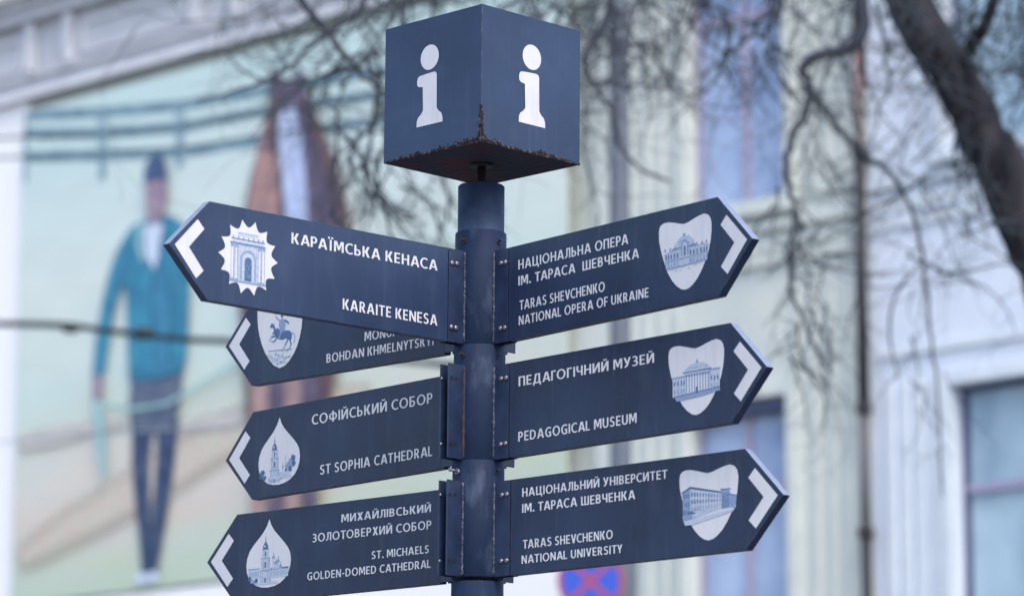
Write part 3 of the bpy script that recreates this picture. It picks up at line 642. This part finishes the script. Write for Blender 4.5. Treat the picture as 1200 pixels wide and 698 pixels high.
# --- shared small meshes
bmx = bmesh.new(); lathe(bmx, [(.0060, 0), (.0062, .0010), (.0056, .0030), (.0040, .0046), (.0016, .0054)], 16)
BOLT = bpy.data.meshes.new('bolt'); bmx.to_mesh(BOLT); bmx.free(); BOLT.materials.append(M['bolt'])
bmx = bmesh.new(); lathe(bmx, [(.0040, 0), (.0040, .0012)], 16)
HOLE = bpy.data.meshes.new('bolt_hole'); bmx.to_mesh(HOLE); bmx.free(); HOLE.materials.append(M['hole'])
PT = .004
def flange(sl, k, y, zmid, kind, rusty=False):
    """kind: 'sign' carries a panel, 'free' is an unused pair of plates with empty holes"""
    fm, sg = frame_of(k, y, zmid)
    for off in (SW - .0002, SW - .0255):
        bm = bmesh.new(); x0, x1 = sorted((sg * (.045 if off > 0 else .047), sg * (S0 - .0030)))
        prism(bm, [(x0, -H / 2), (x1, -H / 2), (x1, H / 2), (x0, H / 2)], off - PT, off, bevel=.0008)
        fp = link('flange_plate', bm, M['flange'], sl, fm)
        if (k in 'RK') == (off > 0) or k in 'LB':
            for u in (.083, .098) if k in 'RK' else (.09,):
                for zz_ in (H / 2 - .033, -H / 2 + .033):
                    fr = off if (k in 'RKLB' and off > 0) else off
                    inst('bolt' if kind == 'sign' else 'bolt_hole', BOLT if kind == 'sign' else HOLE, fp, Matrix.Translation((sg * (u + random.uniform(-.0008, .0008)), zz_ + random.uniform(-.001, .001), fr)))
        elif kind == 'free' and off < 0:
            for zz_ in (H / 2 - .033, -H / 2 + .033):
                inst('bolt', BOLT, fp, Matrix.Translation((sg * .104, zz_, off)) @ Matrix.Diagonal((.6, .6, .6, 1)))
    # weld bead where the front plate meets the sleeve
    xw = math.sqrt(RP ** 2 - SW ** 2) * sg
    bm = bmesh.new(); pts = []; rad = []
    n = 60
    for i in range(n + 1):
        v_ = -H / 2 + .004 + (H - .008) * i / n
        pts.append((xw + sg * (.0008 + .0012 * noise.noise(Vector((v_ * 90, y, zmid)))), v_, SW + .0006 + .001 * noise.noise(Vector((v_ * 120, 5, zmid)))))
        rad.append(.0024 + .0034 * max(0, noise.noise(Vector((v_ * 55, 9 + y, zmid * 3 + (3 if k == 'R' else 0))))))
    tube(bm, pts, rad, 8)
    link('weld_bead', bm, M['rustbrown'] if rusty else M['weld'], sl, fm)
YW = {'R1': .8501, 'R2': .8025, 'R3': .7454, 'K1': .7587, 'L1': .7871, 'L2': .7972, 'L3': .7386}
for n_ in (1, 2, 3):
    zt_, zb_ = Z0 + ZK[n_] + .050, Z0 + ZK[n_] - H - .0008
    bm = bmesh.new(); lathe(bm, [(RP - .0012, zb_ + .0004), (RP, zb_ + .002), (RP, zt_ - .0015), (RP - .0015, zt_)], 64)
    slv = link('sleeve', bm, M['pole'], SP)
    zm = ZK[n_] - H / 2
    flange(slv, 'R', YW['R%d' % n_], zm, 'sign')
    flange(slv, 'K', YW.get('K%d' % n_, .79), zm, 'sign' if n_ == 1 else 'free', rusty=(n_ == 2))
    flange(slv, 'L', YW['L%d' % n_], zm, 'sign')
    flange(slv, 'B', .79, zm, 'free')
    for az, ln in ((-128 if n_ != 3 else -140, .010 if n_ != 3 else .022), (-46, .006)):
        ca, sa = math.cos(R(az)), math.sin(R(az)); zc = Z0 + ZK[n_] + .023
        c0 = Vector((ca * (RP - .002), sa * (RP - .002), zc)); c1 = Vector((ca * (RP + ln), sa * (RP + ln), zc + .003))
        bm = bmesh.new(); tube(bm, [c0, c0.lerp(c1, .3)], .0072, 6); tube(bm, [c0, c1], .0030, 8)
        tube(bm, [c1, c1 + (c1 - c0).normalized() * .004], .0048 if n_ == 3 else .004, 8)
        link('set_screw', bm, M['black'] if az == -46 or n_ != 3 else M['bolt'], slv)

# --- lettering: a humanist sans drawn stroke by stroke (cap height 1)
SWD, SHT = .166, .134            # stem and bar weights
def _v(x, y0=0, y1=1, w=SWD): return [[(x, y0), (x + w, y0), (x + w, y1), (x, y1)]]
def _h(y, x0, x1, h=SHT): return [[(x0, y), (x1, y), (x1, y + h), (x0, y + h)]]
def _d(x0, y0, x1, y1, w=SWD * 1.08): return [[(x0, y0), (x0 + w, y0), (x1 + w, y1), (x1, y1)]]
def _arc(cx, cy, rx, ry, a0, a1, w=SWD, h=SHT, n=14):
    q = []
    for i in range(n):
        a, b = R(a0 + (a1 - a0) * i / n), R(a0 + (a1 - a0) * (i + 1) / n)
        q.append([(cx + (rx - w) * math.cos(a), cy + (ry - h) * math.sin(a)), (cx + rx * math.cos(a), cy + ry * math.sin(a)),
                  (cx + rx * math.cos(b), cy + ry * math.sin(b)), (cx + (rx - w) * math.cos(b), cy + (ry - h) * math.sin(b))])
    return q
def _bowl(x, y0, y1, wd, close=True):
    """right-hand bowl starting at stem x"""
    ry = (y1 - y0) / 2; rx = min(ry * 1.02, wd * .62); xs = x + wd - rx
    return _h(y0, x, xs) + _h(y1 - SHT, x, xs) + _arc(xs, (y0 + y1) / 2, rx, ry, -90, 90)
def _dot(x, y, s=.19): return [[(x, y), (x + s, y), (x + s, y + s), (x, y + s)]]
def glyph(c):
    w = SWD
    if c in 'AА': return _d(0, 0, .27, 1) + _d(.60, 0, .33, 1) + _h(.22, .13, .66, .14), .79
    if c in 'BВ': return _v(0) + _bowl(w, .48, 1, .36) + _bowl(w, 0, .56, .40), .60
    if c in 'CС': return _arc(.43, .5, .43, .52, 52, 308, n=22), .66
    if c == 'D': return _v(0) + _h(0, w, .28) + _h(1 - SHT, w, .28) + _arc(.28, .5, .42, .5, -90, 90, n=18), .72
    if c in 'EЕ': return _v(0) + _h(0, w, .50) + _h(.43, w, .46) + _h(1 - SHT, w, .50), .52
    if c == 'F': return _v(0) + _h(.41, w, .44) + _h(1 - SHT, w, .48), .49
    if c == 'G': return _arc(.43, .5, .43, .52, 50, 318, n=22) + _v(.52, .06, .52, w) + _h(.40, .40, .52 + w, .14), .72
    if c in 'HН': return _v(0) + _v(.50) + _h(.43, w, .50), .50 + w
    if c in 'IІ': return _v(0), w
    if c == 'Ї': return _v(.06) + _dot(-.09, 1.10, .16) + _dot(.19, 1.10, .16), .30
    if c == 'K': return _v(0) + _d(.16, .46, .42, 1, .21) + _d(.43, 0, .17, .56, .215), .65
    if c == 'К': return _v(0) + _h(.44, w, .26, .14) + _d(.20, .50, .41, 1, .20) + _d(.43, 0, .18, .54, .215), .65
    if c == 'L': return _v(0) + _h(0, w, .48), .49
    if c in 'MМ': return _v(0, w=.165) + _v(.665, w=.165) + _d(.35, .18, .10, 1, .15) + _d(.335, .18, .58, 1, .15), .83
    if c == 'N': return _v(0, w=.165) + _v(.525, w=.165) + _d(.50, 0, .0, 1, .19), .69
    if c in 'OО': return _arc(.43, .5, .43, .52, 0, 360, n=32), .86
    if c in 'PР': return _v(0) + _bowl(w, .38, 1, .38), .58
    if c == 'R': return _v(0) + _bowl(w, .42, 1, .37) + _d(.40, 0, .20, .46, .20), .62
    if c == 'S': return _arc(.29, .73, .27, .29, 30, 270, n=14) + _arc(.26, .275, .29, .295, -152, 90, n=14), .56
    if c in 'TТ': return _v(.22) + _h(1 - SHT, 0, .62), .62
    if c == 'U': return _v(0, .30) + _v(.49, .30) + _arc(w / 2 + .245, .32, .245 + w / 2, .34, 180, 360, n=16), .67
    if c == 'V': return _d(.245, 0, 0, 1) + _d(.26, 0, .50, 1), .69
    if c == 'Y': return _v(.225, 0, .45) + _d(.22, .40, 0, 1) + _d(.235, .40, .44, 1), .63
    if c == 'П': return _v(0) + _v(.48) + _h(1 - SHT, w, .48), .48 + w
    if c == 'Г': return _v(0) + _h(1 - SHT, w, .47), .48
    if c in 'ИЙ':
        g = _v(0, w=.17) + _v(.52, w=.17) + _d(0, 0, .50, 1, .19)
        if c == 'Й': g = g + _arc(.345, 1.27, .19, .19, 190, 350, .09, .10, 10)
        return g, .69
    if c == 'Ц': return _v(0) + _v(.47) + _h(0, w, .47) + _h(0, .47 + w, .76) + _v(.62, -.22, .0, .14), .76
    if c == 'Ш': return _v(0) + _v(.375) + _v(.75) + _h(0, w, .375) + _h(0, .375 + w, .75), .75 + w
    if c == 'Л': return _v(.46) + _h(1 - SHT, .15, .46) + _v(.14, .34, 1, .155) + _arc(-.02, .32, .315, .32, -88, 4, .155, .15, 8), .46 + w
    if c == 'Д': return _v(.52, .14) + _h(1 - SHT, .20, .52) + _d(.07, .14, .19, 1, .165) + _h(0, 0, .78) + _v(0, -.20, .0, .14) + _v(.64, -.20, .0, .14), .78
    if c == 'Ь': return _v(0) + _bowl(w, 0, .60, .39), .58
    if c == 'Б': return _v(0) + _h(1 - SHT, w, .50) + _bowl(w, 0, .60, .40), .59
    if c == 'Ч': return _v(.44) + _v(0, .62) + _h(.36, .20, .44) + _arc(.24, .64, .24, .28, 180, 275, n=8), .44 + w
    if c == 'У': return _d(.27, .24, 0, 1) + _d(.20, .10, .48, 1) + _arc(.10, .20, .24, .22, -95, -5, .17, .15, 8), .67
    if c == 'З': return _arc(.22, .73, .28, .29, -80, 140, n=14) + _arc(.22, .28, .32, .30, -140, 80, n=14) + _h(.44, .14, .28, .13), .54
    if c == 'Х': return _d(0, 0, .42, 1, .21) + _d(.43, 0, .01, 1, .21), .64
    if c == 'Ф': return _arc(.28, .5, .28, .34, 90, 270, .16, .13) + _arc(.56, .5, .28, .34, -90, 90, .16, .13) + _h(.71, .28, .56, .13) + _h(.16, .28, .56, .13) + _v(.335, -.04, 1.04, .17), .84
    if c == '.': return _v(0, 0, .19, .19), .19
    if c == '-': return _h(.34, .02, .34, .14), .36
    return [], .27
TIGHT = {'A', 'А', 'T', 'Т', 'V', 'Y', 'L', 'Г', 'P', 'Р', 'У'}
def text_mesh(s, x0, x1, zt_, zb_, z, mm, par):
    x = 0; polys = []
    for i, c in enumerate(s):
        g, wd = glyph(c)
        for q in g: polys.append([(x + a, b) for a, b in q])
        gap = .135
        if i + 1 < len(s) and c in TIGHT and s[i + 1] in TIGHT | {'О', 'O', 'С', 'C'}: gap = .06
        if c == ' ': gap = .05
        x += wd + gap
    tw = x - gap; sx = (x1 - x0) / tw; sy = zt_ - zb_
    bm = bmesh.new()
    for i, q in enumerate(polys): flat(bm, [(x0 + a * sx, zb_ + b * sy) for a, b in q], z + (i % 40) * 4e-6)
    return link('lettering', bm, mm, par)

# --- white picture patches and their printed buildings
HEART = [(604, 58), (606, 69), (612, 75), (622, 77.5), (636, 77), (655, 72.5), (672, 67.5), (684, 65.5), (697, 67.5), (714, 72.5), (731, 76.5), (745, 78), (757, 73.5), (764, 65),
         (767, 52), (766.5, 38), (763.5, 16), (757, -6), (747, -26), (735, -44), (722, -60), (708, -71), (696, -77), (684, -79), (672, -76), (658, -67), (644, -53), (631, -34), (620, -10), (611, 15), (605, 38)]
DROP = [(-686, 82), (-694, 66), (-707, 50), (-722, 37), (-739, 23), (-752, 9), (-760, -8), (-762.5, -24), (-760, -42), (-753, -55), (-742, -66), (-727, -75), (-708, -80), (-686, -81.5), (-664, -79), (-645, -73), (-629, -63), (-618, -50), (-611.5, -34), (-610, -18), (-613, -3), (-621, 10), (-634, 23), (-652, 39), (-668, 53), (-679, 67)]
SHIELD = [(-770, 80), (-769, 58), (-766, 34), (-760, 12), (-750, -11), (-738, -32), (-722, -51), (-704, -67), (-683, -76), (-664, -72), (-648, -62), (-632, -46), (-620, -28), (-612, -8), (-606, 14), (-604, 40), (-604, 80), (-640, 72), (-687, 78), (-735, 72)]
BURST = []
for i in range(14):
    a0 = 2 * math.pi * i / 14; BURST.append((-694 + 83 * math.cos(a0), 83 * math.sin(a0)))
    for q_, rr in ((.16, 74), (.33, 68), (.5, 66), (.67, 68), (.84, 74)):
        aa = a0 + 2 * math.pi / 14 * q_; BURST.append((-694 + rr * math.cos(aa), rr * math.sin(aa)))
class Art:
    """flat printed picture: rectangles, polygons and lines in millimetres on the panel"""
    def __init__(s, z): s.bm = bmesh.new(); s.z = z; s.n = 0
    def poly(s, pts, ink):
        s.n += 1; flat(s.bm, [(x / 1000, y / 1000) for x, y in pts], s.z + s.n * 4e-6, ink - 1)
    def rect(s, x0, x1, y0, y1, ink): s.poly([(x0, y0), (x1, y0), (x1, y1), (x0, y1)], ink)
    def line(s, x0, y0, x1, y1, w_, ink):
        d = math.hypot(x1 - x0, y1 - y0); nx, ny = -(y1 - y0) / d * w_ / 2, (x1 - x0) / d * w_ / 2
        s.poly([(x0 - nx, y0 - ny), (x1 - nx, y1 - ny), (x1 + nx, y1 + ny), (x0 + nx, y0 + ny)], ink)
    def blob(s, x, y, r, ink, sq=1.):
        k = 9; s.poly([(x + r * random.uniform(.7, 1.15) * math.cos(2 * math.pi * i / k), y + sq * r * random.uniform(.7, 1.15) * math.sin(2 * math.pi * i / k)) for i in range(k)], ink)
    def arch(s, x0, x1, y0, y1, ink):
        r = (x1 - x0) / 2; c = (x0 + x1) / 2
        s.poly([(x0, y0), (x1, y0)] + [(c + r * math.cos(math.pi * i / 8), y1 - r + r * math.sin(math.pi * i / 8)) for i in range(9)], ink)
    def hatch(s, x0, x1, y0, y1, n):
        for i in range(n):
            x, y = random.uniform(x0, x1), random.uniform(y0, y1)
            if random.random() < .5: s.rect(x, x + random.uniform(2, 9), y, y + random.uniform(.4, .8), random.choice((4, 2, 4, 1)))
            else: s.rect(x, x + random.uniform(.4, .8), y, y + random.uniform(2, 7), random.choice((4, 2, 3, 1)))
    def done(s, par): link('printed_picture', s.bm, [M['ink1'], M['ink2'], M['ink3'], M['vinyl']], par)
def art_kenesa(A_):
    A_.rect(-740, -650, -52, 26, 1); A_.rect(-744, -646, 24, 30, 2); A_.rect(-738, -652, 30, 36, 1); A_.rect(-742, -648, 36, 38.5, 3)
    for x in (-736, -722, -708, -694, -680, -666, -654): A_.rect(x - 2, x + 2, 38.5, 44, 2)
    A_.rect(-722, -668, 44, 50, 1); A_.rect(-724, -666, 50, 52, 2)
    for x in (-738, -727, -662, -652):
        A_.rect(x - 3.5, x + 3.5, -50, 22, 4); A_.line(x - 3.5, -50, x - 3.5, 22, 1.3, 2); A_.line(x + 3.5, -50, x + 3.5, 22, 1.3, 3); A_.rect(x - 5, x + 5, 18, 24, 2); A_.rect(x - 5, x + 5, -54, -50, 2)
    A_.arch(-716, -672, -52, 16, 2); A_.arch(-711, -677, -52, 10, 1); A_.arch(-704, -684, -52, 0, 3)
    for y in range(-48, 20, 6): A_.line(-721, y, -716, y, .9, 2); A_.line(-672, y, -667, y, .9, 2)
    A_.rect(-746, -644, -58, -53, 2)
    A_.hatch(-738, -656, -50, 24, 110)
    for i in range(14): A_.rect(-744 + i * 7, -741 + i * 7, 26, 29, 3)
def rider(A_):
    # rearing horse facing left, rider with raised arm, rocks below
    A_.poly([(-714, 8), (-706, 20), (-694, 24), (-680, 14), (-662, 14), (-648, 12), (-640, 2), (-641, -10), (-650, -12), (-662, -6), (-676, -8), (-690, -4), (-700, 2), (-706, 10)], 3)
    A_.poly([(-700, 18), (-706, 34), (-716, 38), (-722, 30), (-718, 26), (-710, 26), (-704, 12)], 3)
    for a_ in (((-694, 0), (-706, -10), (-716, -6)), ((-700, 4), (-716, 4), (-722, -6)), ((-648, -8), (-642, -24), (-656, -38)), ((-654, -8), (-664, -22), (-676, -36))):
        for i in range(2): A_.line(*a_[i], *a_[i + 1], 4.5 - i * 2, 3)
    for q in (((-642, 6), (-632, 2)), ((-632, 2), (-628, -12)), ((-628, -12), (-634, -20))): A_.line(*q[0], *q[1], 3, 2)
    A_.poly([(-684, 12), (-690, 30), (-686, 42), (-676, 46), (-666, 40), (-664, 26), (-668, 12)], 2)
    A_.blob(-678, 52, 5.5, 3); A_.line(-686, 40, -700, 50, 4, 2); A_.line(-700, 50, -702, 62, 1.6, 3); A_.line(-680, 16, -688, -6, 5, 2); A_.line(-668, 40, -652, 30, 5, 3)
    random.seed(4)
    for i in range(90):
        t = random.random(); y = -36 - t * 30; hw = 46 * (1 - t) + 14; x = -682 + random.uniform(-hw, hw)
        A_.blob(x, y, random.uniform(1.5, 4.5), random.choice((1, 1, 2, 4)), .6)
    A_.line(-724, -30, -640, -34, 2.5, 2)
def tower(A_, cx, by_, sc, tall):
    def X(v): return cx + v * sc
    def Y(v): return by_ + v * sc
    def rc(a_, b_, c_, d_, i_): A_.rect(X(a_), X(b_), Y(c_), Y(d_), i_)
    rc(-19, 19, 0, 34, 1); rc(-21, 21, 34, 37, 2); rc(-15, 15, 37, 66, 1); rc(-17, 17, 66, 69, 2); rc(-11.5, 11.5, 69, 90 if tall else 84, 1)
    t_ = 90 if tall else 84
    rc(-13, 13, t_, t_ + 2, 3); A_.poly([(X(-9), Y(t_ + 2)), (X(9), Y(t_ + 2)), (X(10), Y(t_ + 9)), (X(5), Y(t_ + 16)), (X(2), Y(t_ + 20)), (X(0), Y(t_ + 40)), (X(-2), Y(t_ + 20)), (X(-5), Y(t_ + 16)), (X(-10), Y(t_ + 9))], 3)
    A_.blob(X(-3), Y(t_ + 9), 3 * sc, 4)
    for v in (-16, -10, 10, 16): rc(v - .7, v + .7, 1, 33, 2)
    for v in (-13, -7, 7, 13): rc(v - .6, v + .6, 38, 65, 2)
    for v in (-10, 10): rc(v - .6, v + .6, 70, t_, 2)
    A_.arch(X(-3.5), X(3.5), Y(2), Y(17), 3); A_.arch(X(-3), X(3), Y(43), Y(59), 3); A_.arch(X(-2.5), X(2.5), Y(72), Y(t_ - 4), 3); rc(19, 21, 0, 34, 2); rc(15, 17, 37, 66, 2)
def art_sophia(A_):
    A_.rect(-748, -640, -74, -62, 1) if False else None
    tower(A_, -703, -76, .88, True)
    A_.hatch(-718, -690, -74, 0, 60)
    random.seed(9)
    for x, y, r in ((-746, -48, 9), (-750, -58, 7), (-738, -60, 7), (-652, -38, 9), (-642, -30, 8), (-634, -22, 9), (-646, -48, 9), (-632, -36, 8), (-660, -50, 6)): A_.blob(x, y, r, random.choice((2, 3, 3)))
    for x, t_ in ((-672, -30), (-662, -14), (-650, -20)): A_.line(x, -56, x, t_, 1.4, 2); A_.blob(x, -40, 3.5, 2)
    A_.rect(-684, -648, -60, -52, 1); A_.rect(-728, -640, -68, -61, 1)
    for i in range(22): A_.blob(random.uniform(-728, -650), random.uniform(-72, -60), random.uniform(1, 2.6), random.choice((1, 2, 4, 2)))
def art_michael(A_):
    tower(A_, -683, -68, .92, True)
    A_.hatch(-698, -672, -66, 12, 60); A_.rect(-740, -702, -52, -30, 1); A_.rect(-741, -702, -31, -28, 2); A_.rect(-664, -604, -54, -34, 1); A_.rect(-664, -603, -35, -31, 3)
    for i in range(7): A_.rect(-737 + i * 5, -735 + i * 5, -48, -36, 2)
    for i in range(9): A_.rect(-661 + i * 6, -659 + i * 6, -50, -38, 2)
    for x, t_, r in ((-655, 6, 5), (-646, -8, 6), (-638, -4, 5), (-630, -18, 5)): A_.blob(x, t_ - 12, r, 2); A_.line(x, t_ - 14, x, t_, 1.3, 3); A_.rect(x - 3.5, x + 3.5, -34, t_ - 14, 1)
    random.seed(2)
    for x, y in ((-728, -58), (-720, -60), (-713, -58), (-735, -52)): A_.blob(x, y, 6, random.choice((2, 3)))
    A_.rect(-716, -640, -68, -63, 1)
def art_opera(A_):
    A_.poly([(620, 0), (640, 10), (740, 10), (757, 6), (752, -22), (730, -26), (660, -28), (640, -30), (628, -24)], 1)
    A_.poly([(648, 14), (655, 26), (668, 36), (683, 40), (698, 37), (712, 28), (718, 14)], 1)
    for t_ in (0, .2, .4, .6, .8, 1): A_.line(652 + 62 * t_, 14, 672 + 24 * t_, 39, 1.1, 2)
    A_.line(646, 15, 720, 15, 2.6, 3); A_.line(618, 5, 650, 13, 2.2, 2); A_.line(650, 12, 742, 12, 1.8, 2); A_.line(742, 12, 760, 7, 2.2, 2)
    A_.arch(672, 696, -4, 32, 2); A_.arch(677, 691, -4, 26, 1); A_.arch(681, 687, -4, 18, 3); A_.rect(679, 687, 38, 45, 2)
    for x in (626, 634, 642, 652, 662, 702, 712, 722, 734, 744, 752):
        A_.arch(x - 2.1, x + 2.1, -6, 6, 3); A_.arch(x - 2.1, x + 2.1, -23, -12, 2)
    for x in (648, 657, 667, 698, 707, 717, 728, 739): A_.line(x, -26, x, 12, 1.1, 2)
    A_.hatch(626, 748, -24, 8, 100); A_.hatch(655, 708, 12, 30, 30)
    A_.line(622, -9, 756, -8, 1.6, 2); A_.line(626, -26, 754, -24, 2.2, 2)
    random.seed(6)
    for x in (624, 640, 655, 706, 722, 738, 752): A_.blob(x, 16, 3, 2, 1.3)
    for i in range(12): A_.blob(random.uniform(640, 740), random.uniform(-34, -27), random.uniform(1.5, 3), random.choice((1, 2)), .5)
def art_museum(A_):
    A_.rect(616, 655, -34, 8, 1); A_.rect(722, 754, -34, 14, 1); A_.rect(655, 722, -32, 12, 4); A_.rect(614, 656, 6, 10, 2); A_.rect(720, 756, 12, 16, 2)
    A_.poly([(648, 16), (656, 25), (670, 32), (688, 35), (706, 33), (720, 26), (728, 17)], 1); A_.line(646, 16, 730, 17, 3, 3); A_.line(656, 24, 720, 25, 1.3, 2)
    A_.blob(688, 37, 4, 2); A_.line(688, 38, 688, 44, 1.5, 2)
    for i in range(9): x = 657 + i * 8; A_.rect(x - 1.6, x + 1.6, -30, 6, 2); A_.rect(x - 2.6, x + 2.6, 6, 9, 3)
    A_.rect(652, 726, 9, 12, 2); A_.rect(655, 722, 12, 15, 1)
    for x in (622, 632, 642, 650, 730, 739, 748): A_.rect(x - 1.8, x + 1.8, -10, 0, 3); A_.rect(x - 1.8, x + 1.8, -28, -17, 2)
    A_.hatch(618, 648, -30, 6, 35); A_.hatch(656, 718, 14, 28, 25); A_.hatch(722, 748, -30, 10, 35)
    A_.poly([(622, -34), (754, -26), (752, -34), (700, -40), (628, -44)], 2); A_.line(620, -33, 755, -26, 2, 3); A_.rect(685, 691, -32, -18, 3)
def art_university(A_):
    A_.poly([(612, 28), (634, 40), (722, 22), (722, -14), (634, -30), (614, -32)], 2)
    A_.poly([(634, 36), (722, 18), (722, -14), (634, -28)], 1); A_.poly([(610, 30), (634, 41), (724, 22), (724, 18), (634, 36), (611, 27)], 3)
    A_.poly([(720, 26), (738, 27), (744, 22), (744, -14), (720, -16)], 2); A_.poly([(744, 14), (762, 9), (760, -16), (744, -14)], 2); A_.line(718, 27, 746, 26, 2.5, 3); A_.line(744, 15, 763, 10, 2, 3)
    for i in range(11):
        t_ = i / 10; x = 639 + t_ * 78; hh = 1 - t_ * .42
        for r_, i_ in ((24, 3), (8, 3), (-8, 2)): A_.rect(x - 2.0 * hh, x + 2.0 * hh, r_ * hh - 5 * hh, r_ * hh + 4 * hh, i_)
    for x in (617, 623, 629):
        for y in (22, 4, -14): A_.rect(x - 1.3, x + 1.3, y - 5, y + 4, 3)
    for x in (724, 728, 732, 736, 740): A_.rect(x - .8, x + .8, -12, 18, 3)
    A_.hatch(616, 715, -22, 18, 120)
    A_.poly([(612, -22), (640, -20), (640, -34), (616, -36)], 2); A_.poly([(626, -18), (638, -12), (650, -18)], 3); A_.poly([(616, -33), (758, -16), (754, -22), (640, -42), (620, -42)], 1)

# --- arrow panels
def panel(k, key, zkey, t, texts, patch, art, label, dx=(0, 0), dz=0., woff=None):
    Ls, Lt = (.8034, .910) if key == 'K1' else (.7855, .8880)
    fm, sg = frame_of(k, YW[key], ZK[zkey] - H / 2, t, dz)
    w_ = SW if woff is None else woff
    pts = [(S0, -H / 2), (Ls, -H / 2), (Lt, 0), (Ls, H / 2), (S0, H / 2)]
    pts = [(sg * x, y) for x, y in pts]
    if sg < 0: pts = pts[::-1]
    bm = bmesh.new(); fs = prism(bm, pts, w_ - TH, w_)
    # upward faces take a lighter colour, sky reflection painted onto the navy edges
    bmesh.ops.bevel(bm, geom=bm.edges[:], offset=.0009, segments=2, affect='EDGES', profile=.6)
    bm.normal_update()
    for f in bm.faces:
        n = f.normal
        if max(abs(n.x), abs(n.y), abs(n.z)) < .97 and abs(n.z) > .15: f.material_index = 2
        if n.y > .35 and abs(n.x) > .35 and abs(n.z) < .3: f.material_index = 1
        if n.y > .9: f.material_index = 1
    ob = link('direction_sign', bm, [M['navy_sunlit' if key == 'K1' else 'navy'], M['edge'], M['worn']], SP, fm, label=label)
    ext = (.91 - .888) if key == 'K1' else 0
    ch = [(812.5, 63.5), (794, 45), (835, 0), (794, -46), (813.5, -65), (873, 0)]
    bm = bmesh.new(); flat(bm, [(sg * (x / 1000 + ext), y / 1000) for x, y in ch], w_ + .0007); link('chevron', bm, M['vinyl'], ob)
    for s, x0, x1, zt_, zb_ in texts: text_mesh(s, x0 / 1000, x1 / 1000, zt_ / 1000, zb_ / 1000, w_ + .0007, M['vinyl'], ob)
    bm = bmesh.new(); flat(bm, [((x + dx[0]) / 1000, (y + dx[1]) / 1000) for x, y in patch], w_ + .0007); link('picture_patch', bm, M['vinyl'], ob)
    if art:
        A_ = Art(w_ + .0009); art(A_); A_.done(ob)
        if dx != (0, 0): pass
panel('R', 'R1', 1, .0113, [('НАЦІОНАЛЬНА ОПЕРА', 143.5, 507.5, 73.5, 51.3), ('ІМ. ТАРАСА  ШЕВЧЕНКА', 143.5, 541.5, 35.7, 14.2), ('TARAS SHEVCHENKO', 147.5, 431, -21, -42.8), ('NATIONAL OPERA OF UKRAINE', 145, 570.5, -56.2, -77.2)],
      HEART, art_opera, 'top right arrow sign to the national opera')
panel('R', 'R2', 2, .0066, [('ПЕДАГОГІЧНИЙ МУЗЕЙ', 139.5, 561, 72.4, 50.5), ('PEDAGOGICAL MUSEUM', 139, 508, -53.2, -75)], HEART, art_museum, 'middle right arrow sign to the pedagogical museum')
panel('R', 'R3', 3, .0060, [('НАЦІОНАЛЬНИЙ УНІВЕРСИТЕТ', 145, 570.5, 84.7, 65.3), ('ІМ. ТАРАСА ШЕВЧЕНКА', 145, 478.5, 49.2, 29.4), ('TARAS SHEVCHENKO', 148, 413.5, -32.2, -51.7), ('NATIONAL UNIVERSITY', 144, 441, -66.5, -84.8)],
      HEART, art_university, 'lowest right arrow sign to the national university')
panel('K', 'K1', 1, -.0043, [('КАРАЇМСЬКА КЕНАСА', -573.5, -142, 73.4, 49.6), ('KARAITE KENESA', -423.5, -141, -52.5, -76.6)], BURST, art_kenesa, 'top left arrow sign to the Karaite kenesa with a starburst picture')
panel('L', 'L1', 1, .0064, [('MONUMENT TO', -381, -146, -24, -45.5), ('BOHDAN KHMELNYTSKYI', -514, -144.5, -61, -82.4)], SHIELD, rider, 'arrow sign to the Bohdan Khmelnytskyi monument, half hidden under the top left one', woff=.0068, dz=-.002)
panel('L', 'L2', 2, -.0138, [('СОФІЙСЬКИЙ СОБОР', -568.2, -146, 72.9, 48.8), ('ST SOPHIA CATHEDRAL', -537, -147, -51.5, -74.5)], DROP, art_sophia, 'left arrow sign to St Sophia cathedral', woff=.0068, dz=-.002)
panel('L', 'L3', 3, -.0008, [('МИХАЙЛІВСЬКИЙ', -429.5, -140, 77.4, 58.7), ('ЗОЛОТОВЕРХИЙ СОБОР', -525.2, -137.5, 39.2, 19.5), ('ST. MICHAELS', -328.5, -145, -17.2, -35.2), ('GOLDEN-DOMED CATHEDRAL', -539.7, -138.8, -51, -69.4)],
      DROP, art_michael, 'lowest left arrow sign to St Michaels golden-domed cathedral', dx=(14, 5), woff=.0068, dz=-.002)
